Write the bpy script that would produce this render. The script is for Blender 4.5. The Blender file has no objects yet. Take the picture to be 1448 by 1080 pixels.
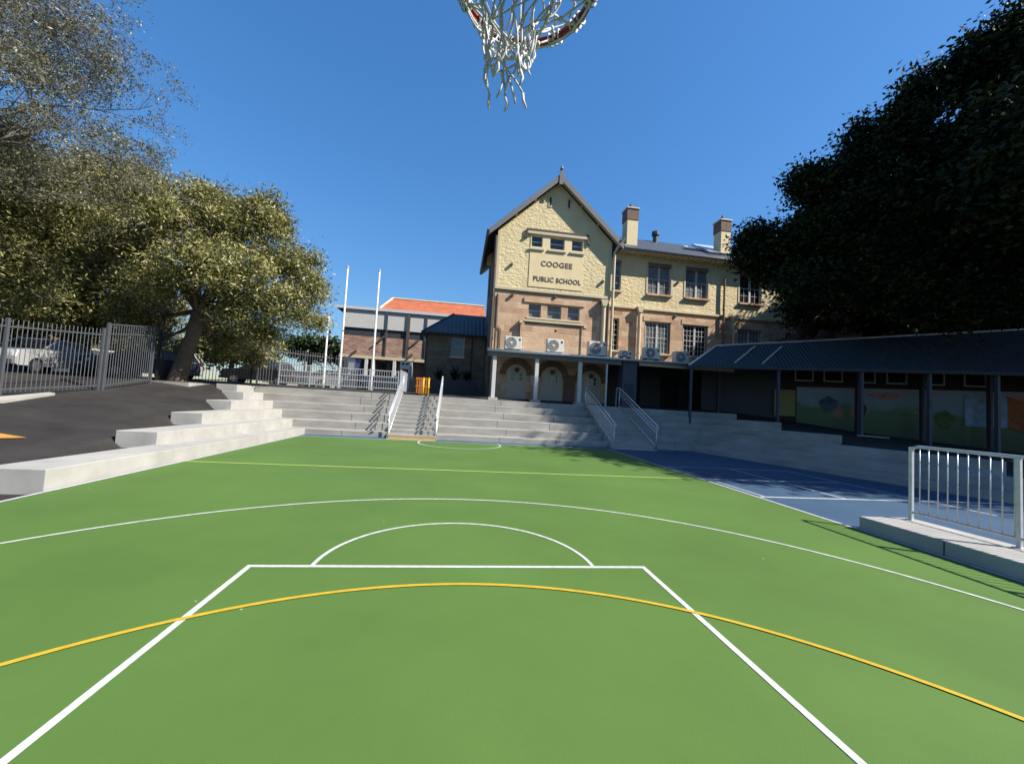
import bpy, math, random
import numpy as np
from mathutils import Vector, Matrix
random.seed(7); RNG = np.random.default_rng(11)
S = bpy.context.scene; C = S.collection
R = math.radians
# ------------------------------------------------------------ camera, world, sun
F, PX, PY, H = 565.0, 724.0, 540.0, 1.7
def cam_axes(yaw=R(7.6), pitch=R(3.1), roll=R(3.3)):
    fwd = Vector((math.sin(yaw)*math.cos(pitch), math.cos(yaw)*math.cos(pitch), math.sin(pitch)))
    right = Vector((math.cos(yaw), -math.sin(yaw), 0)); up = right.cross(fwd)
    return right*math.cos(roll)+up*math.sin(roll), up*math.cos(roll)-right*math.sin(roll), fwd
CR, CU, CF = cam_axes()
cam = bpy.data.objects.new('camera', bpy.data.cameras.new('camera')); C.objects.link(cam)
cam.matrix_world = Matrix(((CR.x, CU.x, -CF.x, 0), (CR.y, CU.y, -CF.y, 0), (CR.z, CU.z, -CF.z, H), (0, 0, 0, 1)))
cam.data.sensor_width = 36; cam.data.lens = F/1448*36; cam.data.clip_start = .05; cam.data.clip_end = 2000
S.camera = cam
def at(px, py, Y):
    d = CF + CR*((px-PX)/F) - CU*((py-PY)/F); t = Y/d.y
    return Vector((d.x*t, Y, H+d.z*t))
SUNV = Vector((1.0, -.45, 1.0)).normalized()
W = bpy.data.worlds.new('World'); S.world = W; W.use_nodes = True
nt = W.node_tree; bg = nt.nodes['Background']; sky = nt.nodes.new('ShaderNodeTexSky')
sky.sky_type = 'NISHITA'; sky.sun_disc = False
sky.sun_elevation = math.asin(SUNV.z); sky.sun_rotation = math.atan2(SUNV.x, SUNV.y)
sky.air_density = 1.0; sky.dust_density = 0.25; sky.ozone_density = 4.0
hs = nt.nodes.new('ShaderNodeHueSaturation'); hs.inputs['Saturation'].default_value = 1.22; nt.links.new(sky.outputs[0], hs.inputs['Color'])
bw = nt.nodes.new('ShaderNodeRGBToBW'); nt.links.new(sky.outputs[0], bw.inputs[0])
m1 = nt.nodes.new('ShaderNodeMath'); m1.operation = 'MULTIPLY_ADD'; m1.inputs[1].default_value = .30; m1.inputs[2].default_value = 1; nt.links.new(bw.outputs[0], m1.inputs[0])
m2 = nt.nodes.new('ShaderNodeMath'); m2.operation = 'DIVIDE'; m2.inputs[0].default_value = 1.95; nt.links.new(m1.outputs[0], m2.inputs[1])
vs_ = nt.nodes.new('ShaderNodeVectorMath'); vs_.operation = 'SCALE'; nt.links.new(hs.outputs[0], vs_.inputs[0]); nt.links.new(m2.outputs[0], vs_.inputs['Scale'])
nt.links.new(vs_.outputs[0], bg.inputs[0]); bg.inputs[1].default_value = .072
sl = bpy.data.lights.new('sun', 'SUN'); sl.energy = 5.0; sl.angle = R(.5); sl.color = (1, .94, .85)
so = bpy.data.objects.new('sun', sl); C.objects.link(so); so.location = (30, -10, 40)
so.rotation_euler = SUNV.to_track_quat('Z', 'Y').to_euler()
S.view_settings.view_transform = 'Standard'; S.view_settings.look = 'None'
S.view_settings.exposure = 1.14; S.view_settings.gamma = 1; S.view_settings.use_curve_mapping = False

# ------------------------------------------------------------ materials
K = .60    # every surface colour below is scaled by this; the exposure is set to match
def kc(c): return tuple(x*K for x in c)
def mat(name, col, rough=.8, metal=0, var=0., vscale=3., bump=0., bscale=20., col2=None, spec=.3, detail=4, bdist=.02, stretch=None):
    col = kc(col); col2 = kc(col2) if col2 else None
    m = bpy.data.materials.new(name); m.use_nodes = True; n = m.node_tree.nodes; l = m.node_tree.links
    b = n['Principled BSDF']; b.inputs['Roughness'].default_value = rough; b.inputs['Metallic'].default_value = metal
    b.inputs['Specular IOR Level'].default_value = spec
    c = tuple(col)+(1,); b.inputs['Base Color'].default_value = c
    tc = n.new('ShaderNodeNewGeometry'); pos = tc.outputs['Position']
    if stretch:
        mp = n.new('ShaderNodeVectorMath'); mp.operation = 'MULTIPLY'; mp.inputs[1].default_value = stretch
        l.new(pos, mp.inputs[0]); pos = mp.outputs[0]
    if var or col2:
        t = n.new('ShaderNodeTexNoise'); t.inputs['Scale'].default_value = vscale; t.inputs['Detail'].default_value = detail
        t.inputs['Roughness'].default_value = .65
        l.new(pos, t.inputs['Vector'])
        r = n.new('ShaderNodeValToRGB'); r.color_ramp.elements[0].position = .3; r.color_ramp.elements[1].position = .7
        a = [max(0, x*(1-var)) for x in col]; z = [min(1, x*(1+var)) for x in (col2 or col)]
        r.color_ramp.elements[0].color = (*a, 1); r.color_ramp.elements[1].color = (*z, 1)
        l.new(t.outputs[0], r.inputs[0]); l.new(r.outputs[0], b.inputs['Base Color'])
    if bump:
        t2 = n.new('ShaderNodeTexNoise'); t2.inputs['Scale'].default_value = bscale; t2.inputs['Detail'].default_value = 5
        l.new(pos, t2.inputs['Vector'])
        bp = n.new('ShaderNodeBump'); bp.inputs['Strength'].default_value = bump; bp.inputs['Distance'].default_value = bdist
        l.new(t2.outputs[0], bp.inputs['Height']); l.new(bp.outputs[0], b.inputs['Normal'])
    return m
def wall_uv(n, l, scale=(1, 1)):
    g = n.new('ShaderNodeNewGeometry'); s = n.new('ShaderNodeSeparateXYZ'); l.new(g.outputs['Position'], s.inputs[0])
    a = n.new('ShaderNodeMath'); a.operation = 'ADD'; l.new(s.outputs[0], a.inputs[0]); l.new(s.outputs[1], a.inputs[1])
    c = n.new('ShaderNodeCombineXYZ'); l.new(a.outputs[0], c.inputs[0]); l.new(s.outputs[2], c.inputs[1])
    return g, c
def brickmat(name, c1, c2, mortar, bw, bh, ms, bump=.4, bdist=.02, stain=.25, third=None, rough=.9):
    c1, c2, mortar = kc(c1), kc(c2), kc(mortar)
    m = bpy.data.materials.new(name); m.use_nodes = True; n = m.node_tree.nodes; l = m.node_tree.links
    b = n['Principled BSDF']; b.inputs['Roughness'].default_value = rough; b.inputs['Specular IOR Level'].default_value = .2
    g, uv = wall_uv(n, l)
    br = n.new('ShaderNodeTexBrick'); br.inputs['Scale'].default_value = 1; br.inputs['Brick Width'].default_value = bw
    br.inputs['Row Height'].default_value = bh; br.inputs['Mortar Size'].default_value = ms; br.inputs['Mortar Smooth'].default_value = .3
    br.inputs['Color1'].default_value = (*c1, 1); br.inputs['Color2'].default_value = (*c2, 1); br.inputs['Mortar'].default_value = (*mortar, 1)
    br.offset = .5; l.new(uv.outputs[0], br.inputs['Vector'])
    nz = n.new('ShaderNodeTexNoise'); nz.inputs['Scale'].default_value = 1.1; nz.inputs['Detail'].default_value = 6; nz.inputs['Roughness'].default_value = .7
    l.new(g.outputs['Position'], nz.inputs['Vector'])
    rp = n.new('ShaderNodeValToRGB'); rp.color_ramp.elements[0].position = .3; rp.color_ramp.elements[1].position = .72
    k = 1-stain; rp.color_ramp.elements[0].color = (k, k*.97, k*.95, 1); rp.color_ramp.elements[1].color = (1.0, 1.0, 1.0, 1)
    l.new(nz.outputs[0], rp.inputs[0])
    mx = n.new('ShaderNodeMix'); mx.data_type = 'RGBA'; mx.blend_type = 'MULTIPLY'; mx.inputs[0].default_value = 1
    l.new(br.outputs[0], mx.inputs[6]); l.new(rp.outputs[0], mx.inputs[7]); l.new(mx.outputs[2], b.inputs['Base Color'])
    n2 = n.new('ShaderNodeTexNoise'); n2.inputs['Scale'].default_value = 9; n2.inputs['Detail'].default_value = 5; l.new(g.outputs['Position'], n2.inputs['Vector'])
    ad = n.new('ShaderNodeMath'); ad.operation = 'SUBTRACT'; l.new(n2.outputs[0], ad.inputs[0]); l.new(br.outputs['Fac'], ad.inputs[1])
    bp = n.new('ShaderNodeBump'); bp.inputs['Strength'].default_value = bump; bp.inputs['Distance'].default_value = bdist
    l.new(ad.outputs[0], bp.inputs['Height']); l.new(bp.outputs[0], b.inputs['Normal'])
    return m
def rockmat(name, col, bdist=.055, sc=4.2):
    """cream painted rock-faced stone: courses of blocks with hewn faces"""
    col = kc(col)
    m = bpy.data.materials.new(name); m.use_nodes = True; n = m.node_tree.nodes; l = m.node_tree.links
    b = n['Principled BSDF']; b.inputs['Roughness'].default_value = .75; b.inputs['Specular IOR Level'].default_value = .25
    g, uv = wall_uv(n, l)
    br = n.new('ShaderNodeTexBrick'); br.inputs['Scale'].default_value = 1; br.inputs['Brick Width'].default_value = .95
    br.inputs['Row Height'].default_value = .37; br.inputs['Mortar Size'].default_value = .03; br.inputs['Mortar Smooth'].default_value = 1
    l.new(uv.outputs[0], br.inputs['Vector'])
    n1 = n.new('ShaderNodeTexNoise'); n1.inputs['Scale'].default_value = sc; n1.inputs['Detail'].default_value = 3; n1.inputs['Roughness'].default_value = .5
    n1.inputs['Distortion'].default_value = .6
    v = n.new('ShaderNodeVectorMath'); v.operation = 'MULTIPLY'; v.inputs[1].default_value = (1, 1, 1.7); l.new(g.outputs['Position'], v.inputs[0]); l.new(v.outputs[0], n1.inputs['Vector'])
    a = n.new('ShaderNodeMath'); a.operation = 'MULTIPLY_ADD'; a.inputs[1].default_value = -.10; l.new(br.outputs['Fac'], a.inputs[0]); l.new(n1.outputs[0], a.inputs[2])
    bp = n.new('ShaderNodeBump'); bp.inputs['Strength'].default_value = 1; bp.inputs['Distance'].default_value = bdist
    l.new(a.outputs[0], bp.inputs['Height']); l.new(bp.outputs[0], b.inputs['Normal'])
    n2 = n.new('ShaderNodeTexNoise'); n2.inputs['Scale'].default_value = .8; n2.inputs['Detail'].default_value = 6; l.new(g.outputs['Position'], n2.inputs['Vector'])
    rp = n.new('ShaderNodeValToRGB'); rp.color_ramp.elements[0].position = .3; rp.color_ramp.elements[1].position = .7
    rp.color_ramp.elements[0].color = (*[x*.84 for x in col], 1); rp.color_ramp.elements[1].color = (*col, 1)
    l.new(n2.outputs[0], rp.inputs[0]); l.new(rp.outputs[0], b.inputs['Base Color'])
    return m
def wavemat(name, col, axis_vec, period, bdist=.02, rough=.45, metal=0, var=.1, spec=.4):
    """sheet metal or tiles with ribs along a direction: bump from a sine of dot(position, axis_vec)"""
    m = mat(name, col, rough, metal, var=var, vscale=1.2, spec=spec); n = m.node_tree.nodes; l = m.node_tree.links; b = n['Principled BSDF']
    g = n.new('ShaderNodeNewGeometry'); d = n.new('ShaderNodeVectorMath'); d.operation = 'DOT_PRODUCT'; d.inputs[1].default_value = axis_vec
    l.new(g.outputs['Position'], d.inputs[0])
    k = n.new('ShaderNodeMath'); k.operation = 'MULTIPLY'; k.inputs[1].default_value = 2*math.pi/period; l.new(d.outputs['Value'], k.inputs[0])
    s = n.new('ShaderNodeMath'); s.operation = 'SINE'; l.new(k.outputs[0], s.inputs[0])
    bp = n.new('ShaderNodeBump'); bp.inputs['Strength'].default_value = 1; bp.inputs['Distance'].default_value = bdist
    l.new(s.outputs[0], bp.inputs['Height']); l.new(bp.outputs[0], b.inputs['Normal'])
    return m
def leafmat(name, c1, c2, c3, trans=.25, rough=.45, spec=.45):
    c1, c2, c3 = kc(c1), kc(c2), kc(c3)
    m = bpy.data.materials.new(name); m.use_nodes = True; n = m.node_tree.nodes; l = m.node_tree.links
    b = n['Principled BSDF']; b.inputs['Roughness'].default_value = rough; b.inputs['Specular IOR Level'].default_value = spec
    g = n.new('ShaderNodeNewGeometry'); rp = n.new('ShaderNodeValToRGB'); e = rp.color_ramp.elements
    e[0].color = (*c1, 1); e[1].color = (*c3, 1); x = e.new(.5); x.color = (*c2, 1)
    nz = n.new('ShaderNodeTexNoise'); nz.inputs['Scale'].default_value = .7; l.new(g.outputs['Position'], nz.inputs['Vector'])
    a = n.new('ShaderNodeMath'); a.operation = 'ADD'; l.new(g.outputs['Random Per Island'], a.inputs[0]); l.new(nz.outputs[0], a.inputs[1])
    h = n.new('ShaderNodeMath'); h.operation = 'MULTIPLY_ADD'; h.inputs[1].default_value = .75; h.inputs[2].default_value = -.22; l.new(a.outputs[0], h.inputs[0])
    l.new(h.outputs[0], rp.inputs[0]); l.new(rp.outputs[0], b.inputs['Base Color'])
    tr = n.new('ShaderNodeBsdfTranslucent'); l.new(rp.outputs[0], tr.inputs[0])
    mx = n.new('ShaderNodeMixShader'); mx.inputs[0].default_value = trans
    l.new(b.outputs[0], mx.inputs[1]); l.new(tr.outputs[0], mx.inputs[2]); l.new(mx.outputs[0], n['Material Output'].inputs[0])
    return m
def courtmat(name, col, scuff=.14):
    m = mat(name, col, .7, spec=.18); col = kc(col); n = m.node_tree.nodes; l = m.node_tree.links; b = n['Principled BSDF']
    g = n.new('ShaderNodeNewGeometry')
    t = n.new('ShaderNodeTexNoise'); t.inputs['Scale'].default_value = .35; t.inputs['Detail'].default_value = 7; t.inputs['Roughness'].default_value = .6; l.new(g.outputs['Position'], t.inputs['Vector'])
    r = n.new('ShaderNodeValToRGB'); r.color_ramp.elements[0].position = .3; r.color_ramp.elements[1].position = .7
    r.color_ramp.elements[0].color = (*[x*(1-scuff) for x in col], 1); r.color_ramp.elements[1].color = (*[x*(1+scuff) for x in col], 1)
    l.new(t.outputs[0], r.inputs[0])
    # pale specks of grit and faint scuffs
    v = n.new('ShaderNodeTexVoronoi'); v.inputs['Scale'].default_value = 2.2; l.new(g.outputs['Position'], v.inputs['Vector'])
    lt = n.new('ShaderNodeMath'); lt.operation = 'LESS_THAN'; lt.inputs[1].default_value = .022; l.new(v.outputs['Distance'], lt.inputs[0])
    n3 = n.new('ShaderNodeTexNoise'); n3.inputs['Scale'].default_value = .9; l.new(g.outputs['Position'], n3.inputs['Vector'])
    g2 = n.new('ShaderNodeMath'); g2.operation = 'GREATER_THAN'; g2.inputs[1].default_value = .55; l.new(n3.outputs[0], g2.inputs[0])
    mu = n.new('ShaderNodeMath'); mu.operation = 'MULTIPLY'; l.new(lt.outputs[0], mu.inputs[0]); l.new(g2.outputs[0], mu.inputs[1])
    mk = n.new('ShaderNodeMath'); mk.operation = 'MULTIPLY'; mk.inputs[1].default_value = .5; l.new(mu.outputs[0], mk.inputs[0])
    mx = n.new('ShaderNodeMix'); mx.data_type = 'RGBA'; l.new(mk.outputs[0], mx.inputs[0]); l.new(r.outputs[0], mx.inputs[6]); mx.inputs[7].default_value = (.5, .52, .4, 1)
    l.new(mx.outputs[2], b.inputs['Base Color'])
    t2 = n.new('ShaderNodeTexNoise'); t2.inputs['Scale'].default_value = 160; l.new(g.outputs['Position'], t2.inputs['Vector'])
    bp = n.new('ShaderNodeBump'); bp.inputs['Strength'].default_value = .35; bp.inputs['Distance'].default_value = .003; l.new(t2.outputs[0], bp.inputs['Height']); l.new(bp.outputs[0], b.inputs['Normal'])
    return m
M = dict(
 green=courtmat('green_court_paint', (.112, .215, .046)), blue=courtmat('blue_court_paint', (.060, .12, .205)),
 line=mat('white_line_paint', (.74, .76, .74), .6, var=.22, vscale=14, detail=8), yline=mat('yellow_line_paint', (.72, .47, .035), .6, var=.16, vscale=14, detail=8),
 lime=mat('lime_line_paint', (.50, .66, .16), .6, var=.05), tan=mat('tan_paint', (.52, .38, .17), .8, var=.15, vscale=6),
 asphalt=mat('asphalt', (.034, .031, .029), .92, var=.45, vscale=.8, bump=.6, bscale=90, bdist=.006, detail=9),
 orange=mat('orange_ground_paint', (.62, .30, .06), .8, var=.2, vscale=4),
 concrete=mat('concrete', (.44, .42, .38), .85, var=.24, vscale=1.3, bump=.25, bscale=14, bdist=.008, detail=9, stretch=(.6, .6, 2.2)),
 coping=mat('concrete_slab', (.50, .485, .45), .85, var=.16, vscale=1.6, bump=.2, bscale=30, bdist=.005, detail=8),
 joint=mat('dark_joint', (.10, .10, .10), .9),
 galv=mat('galvanised_steel', (.85, .86, .87), .35, .45, var=.12, vscale=12), fence=mat('grey_fence_steel', (.13, .14, .155), .5, .3, var=.1, vscale=3),
 blackfence=mat('black_fence_steel', (.03, .03, .032), .5, .3), white=mat('white_paint', (.74, .74, .72), .45, var=.04),
 rock=rockmat('cream_painted_rock_faced_stone', (1.0, .83, .48)), cream=mat('smooth_cream_render', (1.0, .82, .49), .75, var=.07, vscale=1.5, bump=.15, bscale=8),
 trim=mat('cream_trim', (.74, .64, .44), .6, var=.05), sand=brickmat('sandstone_ashlar', (.98, .70, .46), (.66, .42, .27), (.86, .66, .48), .78, .36, .014, .5, .025, .25),
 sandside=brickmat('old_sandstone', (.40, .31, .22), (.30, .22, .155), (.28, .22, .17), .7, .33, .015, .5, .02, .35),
 brown=mat('brown_render', (.24, .15, .105), .8, var=.15), slate=mat('dark_slate', (.075, .085, .105), .5, var=.25, vscale=5, bump=.3, bscale=12),
 barge=mat('grey_barge_board', (.22, .22, .23), .6, var=.08), moulding=mat('dark_moulding', (.11, .09, .075), .7),
 glass=mat('window_glass', (.025, .03, .036), .08, spec=.8, var=.35, vscale=1.4), curtain=mat('pale_blind', (.19, .21, .22), .35, var=.35, vscale=1.6, spec=.6),
 sash=mat('white_sash', (.66, .66, .62), .5), redbrown=mat('red_brown_sash', (.16, .05, .035), .5),
 brick=brickmat('mottled_brown_brick', (.74, .47, .34), (.44, .24, .17), (.6, .48, .4), .48, .17, .02, .3, .01, .4),
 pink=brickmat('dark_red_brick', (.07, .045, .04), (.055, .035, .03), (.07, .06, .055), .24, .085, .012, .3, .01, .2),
 dgrey=mat('dark_grey_paint', (.055, .06, .068), .6, var=.1), tgrey=mat('taupe_door', (.62, .55, .46), .6, var=.06), lgrey=mat('light_grey_render', (.72, .70, .66), .8, var=.07),
 redtile=wavemat('terracotta_tiles', (.62, .17, .07), (0, .85, .5), .34, .05, .8, var=.25), acw=mat('off_white_casing', (.9, .87, .79), .5, var=.06), acg=mat('grey_fan_grille', (.20, .20, .20), .5),
 roofblue=wavemat('blue_grey_sheet_roof', (.060, .085, .115), (.9135, -.4069, 0), .18, .02, .6, .0, spec=.15), annexroof=wavemat('grey_sheet_roof', (.12, .14, .165), (1, 0, 0), .3, .02, .45, spec=.3),
 annexroof2=wavemat('grey_sheet_roof_hip', (.12, .14, .165), (0, 1, 0), .3, .02, .45, spec=.3),
 post=mat('dark_blue_grey_post', (.075, .085, .12), .5), yellow=mat('yellow_plastic', (.78, .50, .03), .45), barrier=mat('orange_plastic', (.62, .20, .02), .55, var=.2, vscale=8),
 rim=mat('dark_red_rim_paint', (.30, .035, .025), .5, var=.2, vscale=20), net=mat('white_nylon_cord', (.80, .80, .82), .7, bump=.5, bscale=300, bdist=.002),
 bark=mat('grey_brown_bark', (.17, .125, .09), .9, var=.3, vscale=6, bump=.8, bscale=14, bdist=.04), twig=mat('pale_grey_twig', (.30, .27, .24), .8, var=.25, vscale=2), dbark=mat('dark_bark', (.05, .04, .032), .9, var=.3, vscale=5, bump=.6),
 gum=leafmat('olive_leaves', (.055, .07, .02), (.23, .235, .06), (.80, .72, .30)), grey=leafmat('grey_green_leaves', (.10, .105, .05), (.19, .19, .10), (.33, .31, .20)),
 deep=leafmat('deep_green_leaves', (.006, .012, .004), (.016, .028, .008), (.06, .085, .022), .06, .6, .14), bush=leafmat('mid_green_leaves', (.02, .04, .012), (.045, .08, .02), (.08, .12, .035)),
 black=mat('black_rubber', (.012, .012, .013), .7), rimsteel=mat('alloy', (.45, .45, .46), .3, .8), lamp=mat('lamp_glass', (.6, .6, .6), .1, spec=.8),
 bluesign=mat('blue_board', (.02, .05, .28), .5), terracotta=mat('terracotta_paving', (.42, .16, .075), .85, var=.15, vscale=5), mulch=mat('mulch_bed', (.16, .115, .075), .95, var=.4, vscale=8, bump=.8, bscale=30),
)
# ------------------------------------------------------------ mesh helpers
class MB:
    def __init__(s): s.v = []; s.f = []; s.mi = []; s.cur = 0
    def add(s, vs, fs):
        b = len(s.v); s.v += [tuple(p) for p in vs]; s.f += [tuple(i+b for i in f) for f in fs]; s.mi += [s.cur]*len(fs); return s
    def box(s, x0, x1, y0, y1, z0, z1):
        return s.add([(x0,y0,z0),(x1,y0,z0),(x1,y1,z0),(x0,y1,z0),(x0,y0,z1),(x1,y0,z1),(x1,y1,z1),(x0,y1,z1)],
                     [(3,2,1,0),(4,5,6,7),(0,1,5,4),(1,2,6,5),(2,3,7,6),(3,0,4,7)])
    def prism(s, poly, vec):
        """closed prism: polygon (list of 3d points) swept by vec"""
        n = len(poly); v = Vector(vec); p = [Vector(q) for q in poly]
        nrm = Vector((0,0,0))
        for i in range(n): nrm += p[i].cross(p[(i+1) % n])
        if nrm.dot(v) > 0: p = p[::-1]
        return s.add(p+[q+v for q in p], [tuple(range(n)), tuple(range(2*n-1, n-1, -1))]+[(i, i+n, (i+1) % n+n, (i+1) % n) for i in range(n)])
    def beam(s, a, b, w, h, up=(0,0,1)):
        a, b = Vector(a), Vector(b); d = (b-a).normalized(); u = Vector(up)
        if abs(d.dot(u)) > .98: u = Vector((0,1,0))
        r = d.cross(u).normalized(); u = r.cross(d)
        q = [a-r*w/2-u*h/2, a+r*w/2-u*h/2, a+r*w/2+u*h/2, a-r*w/2+u*h/2]
        return s.prism(q, b-a)
    def tube(s, pts, r, n=8, cap=True, closed=False):
        P = [Vector(p) for p in pts]; k = len(P); rr = r if isinstance(r, (list, tuple)) else [r]*k
        b = len(s.v); fs = []; ref = None; vs = []
        for i, p in enumerate(P):
            if closed: t = P[(i+1) % k]-P[i-1]
            else: t = P[min(i+1, k-1)]-P[max(i-1, 0)]
            t.normalize()
            if ref is None: ref = Vector((0,0,1)) if abs(t.z) < .9 else Vector((1,0,0))
            x = t.cross(ref)
            if x.length < 1e-4: x = t.cross(Vector((.3,1,.2)))
            x.normalize(); y = t.cross(x); ref = -y if False else ref
            for j in range(n):
                a = 2*math.pi*j/n; vs.append(p+(x*math.cos(a)+y*math.sin(a))*rr[i])
        for i in range(k if closed else k-1):
            i2 = (i+1) % k
            for j in range(n): fs.append((i*n+j, i*n+(j+1) % n, i2*n+(j+1) % n, i2*n+j))
        if cap and not closed: fs += [tuple(range(n-1, -1, -1)), tuple((k-1)*n+j for j in range(n))]
        return s.add(vs, fs)
    def cyl(s, c, r, z0, z1, n=16, r2=None):
        return s.tube([(c[0], c[1], z0), (c[0], c[1], z1)], [r, r if r2 is None else r2], n)
    def build(s, name, m, parent=None, loc=None, smooth=False, bevel=0, **kw):
        o_ = Vector(loc) if loc is not None else (Vector(parent['_o']) if parent is not None else Vector((0,0,0)))
        me = bpy.data.meshes.new(name); me.from_pydata([(Vector(p)-o_) for p in s.v], [], s.f); me.update()
        for mm in (m if isinstance(m, (list, tuple)) else [m]): me.materials.append(mm)
        if any(s.mi): me.polygons.foreach_set('material_index', s.mi)
        if smooth: me.polygons.foreach_set('use_smooth', [True]*len(me.polygons))
        return link(name, me, parent, o_, bevel, **kw)
def link(name, me, parent, origin, bevel=0, label=None, cat=None, group=None, kind=None):
    ob = bpy.data.objects.new(name, me); C.objects.link(ob)
    if parent is not None: ob.parent = parent; ob['_o'] = parent['_o']
    else: ob.location = origin; ob['_o'] = tuple(origin)
    if bevel:
        bm = ob.modifiers.new('bevel', 'BEVEL'); bm.width = bevel; bm.segments = 2; bm.limit_method = 'ANGLE'
    return tag(ob, label, cat, group, kind)
def tag(o, label=None, cat=None, group=None, kind=None):
    for k, v in (('label', label), ('category', cat), ('group', group), ('kind', kind)):
        if v: o[k] = v
    return o
def thing(name, loc, label, cat, group=None):
    o = bpy.data.objects.new(name, None); C.objects.link(o); o.location = loc; o.empty_display_size = .3; o['_o'] = tuple(loc)
    return tag(o, label, cat, group)
def copy_tree(o, loc=None, rz=None, parent=None, label=None):
    c = o.copy(); C.objects.link(c)
    if parent is not None: c.parent = parent
    if loc is not None: c.location = loc
    if rz is not None: c.rotation_euler = (0, 0, rz)
    if label: c['label'] = label
    for ch in list(o.children): copy_tree(ch, parent=c)
    return c
def box(x0, x1, y0, y1, z0, z1): return MB().box(x0, x1, y0, y1, z0, z1)
def np_mesh(name, verts, nper, m, parent=None, smooth=False, loc=None):
    o_ = np.array(loc if loc is not None else parent['_o'], dtype=np.float32)
    v = (verts-o_).astype(np.float32).reshape(-1, 3); nf = len(v)//nper
    me = bpy.data.meshes.new(name); me.vertices.add(len(v)); me.vertices.foreach_set('co', v.ravel())
    me.loops.add(nf*nper); me.loops.foreach_set('vertex_index', np.arange(nf*nper, dtype=np.int32))
    me.polygons.add(nf); me.polygons.foreach_set('loop_start', np.arange(nf, dtype=np.int32)*nper)
    me.polygons.foreach_set('loop_total', np.full(nf, nper, dtype=np.int32)); me.update(); me.validate()
    me.materials.append(m); return me
def wall_holes(mb, x0, x1, z0, z1, y, holes, depth=.22, flip=False, axis='x'):
    """front face of a wall in the plane y (or x if axis='y') with rectangular openings and their reveals"""
    xs = sorted({x0, x1, *[h[0] for h in holes], *[h[1] for h in holes]}); zs = sorted({z0, z1, *[h[2] for h in holes], *[h[3] for h in holes]})
    P = (lambda a, d, z: (a, y+d, z)) if axis == 'x' else (lambda a, d, z: (y+d, a, z))
    for i in range(len(xs)-1):
        for j in range(len(zs)-1):
            cx, cz = (xs[i]+xs[i+1])/2, (zs[j]+zs[j+1])/2
            if any(h[0] < cx < h[1] and h[2] < cz < h[3] for h in holes): continue
            mb.add([P(xs[i],0,zs[j]), P(xs[i+1],0,zs[j]), P(xs[i+1],0,zs[j+1]), P(xs[i],0,zs[j+1])], [(0,1,2,3)])
    for a, b, c, d in holes:
        for p, q in (((a,c),(b,c)), ((b,c),(b,d)), ((b,d),(a,d)), ((a,d),(a,c))):
            mb.add([P(p[0],0,p[1]), P(q[0],0,q[1]), P(q[0],depth,q[1]), P(p[0],depth,p[1])], [(0,1,2,3)])
    return mb
def window(parent, x0, x1, z0, z1, y, cols=2, rows=2, frame=.06, bar=.03, pane=None, fm=None, mull=None, sill=True, sillm=None, rail=None, lower=None):
    """sash window facing -y whose frame front lies at y; pane 6 cm behind"""
    fm = fm or M['sash']; mb = MB()
    mb.box(x0, x0+frame, y, y+.08, z0, z1); mb.box(x1-frame, x1, y, y+.08, z0, z1)
    mb.box(x0+frame, x1-frame, y, y+.08, z0, z0+frame); mb.box(x0+frame, x1-frame, y, y+.08, z1-frame, z1)
    if mull:
        xm = (x0+x1)/2; mb.box(xm-mull/2, xm+mull/2, y-.012, y+.08, z0+frame, z1-frame)
    zr = z0+(z1-z0)*(rail if rail else .5)
    mb.box(x0+frame, x1-frame, y+.012, y+.075, zr-.025, zr+.025)
    segs = [(x0+frame, (x0+x1)/2-mull/2), ((x0+x1)/2+mull/2, x1-frame)] if mull else [(x0+frame, x1-frame)]
    for a, b in segs:
        for i in range(1, cols): xx = a+(b-a)*i/cols; mb.box(xx-bar/2, xx+bar/2, y+.02, y+.07, z0+frame, (zr-.025) if lower else (z1-frame))
        for half in ((z0+frame, zr-.025), (zr+.025, z1-frame)):
            if lower and half[0] > z0+frame: continue
            for j in range(1, rows): zz = half[0]+(half[1]-half[0])*j/rows; mb.box(a, b, y+.024, y+.066, zz-bar/2, zz+bar/2)
    w = mb.build('window', fm, parent)
    box(x0+.01, x1-.01, y+.05, y+.06, z0+.01, z1-.01).build('pane', pane or M['glass'], w)
    if sill: box(x0-.08, x1+.08, y-.28, y+.02, z0-.13, z0-.003).build('sill', sillm or M['trim'], w, bevel=.01)
    return w
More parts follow.
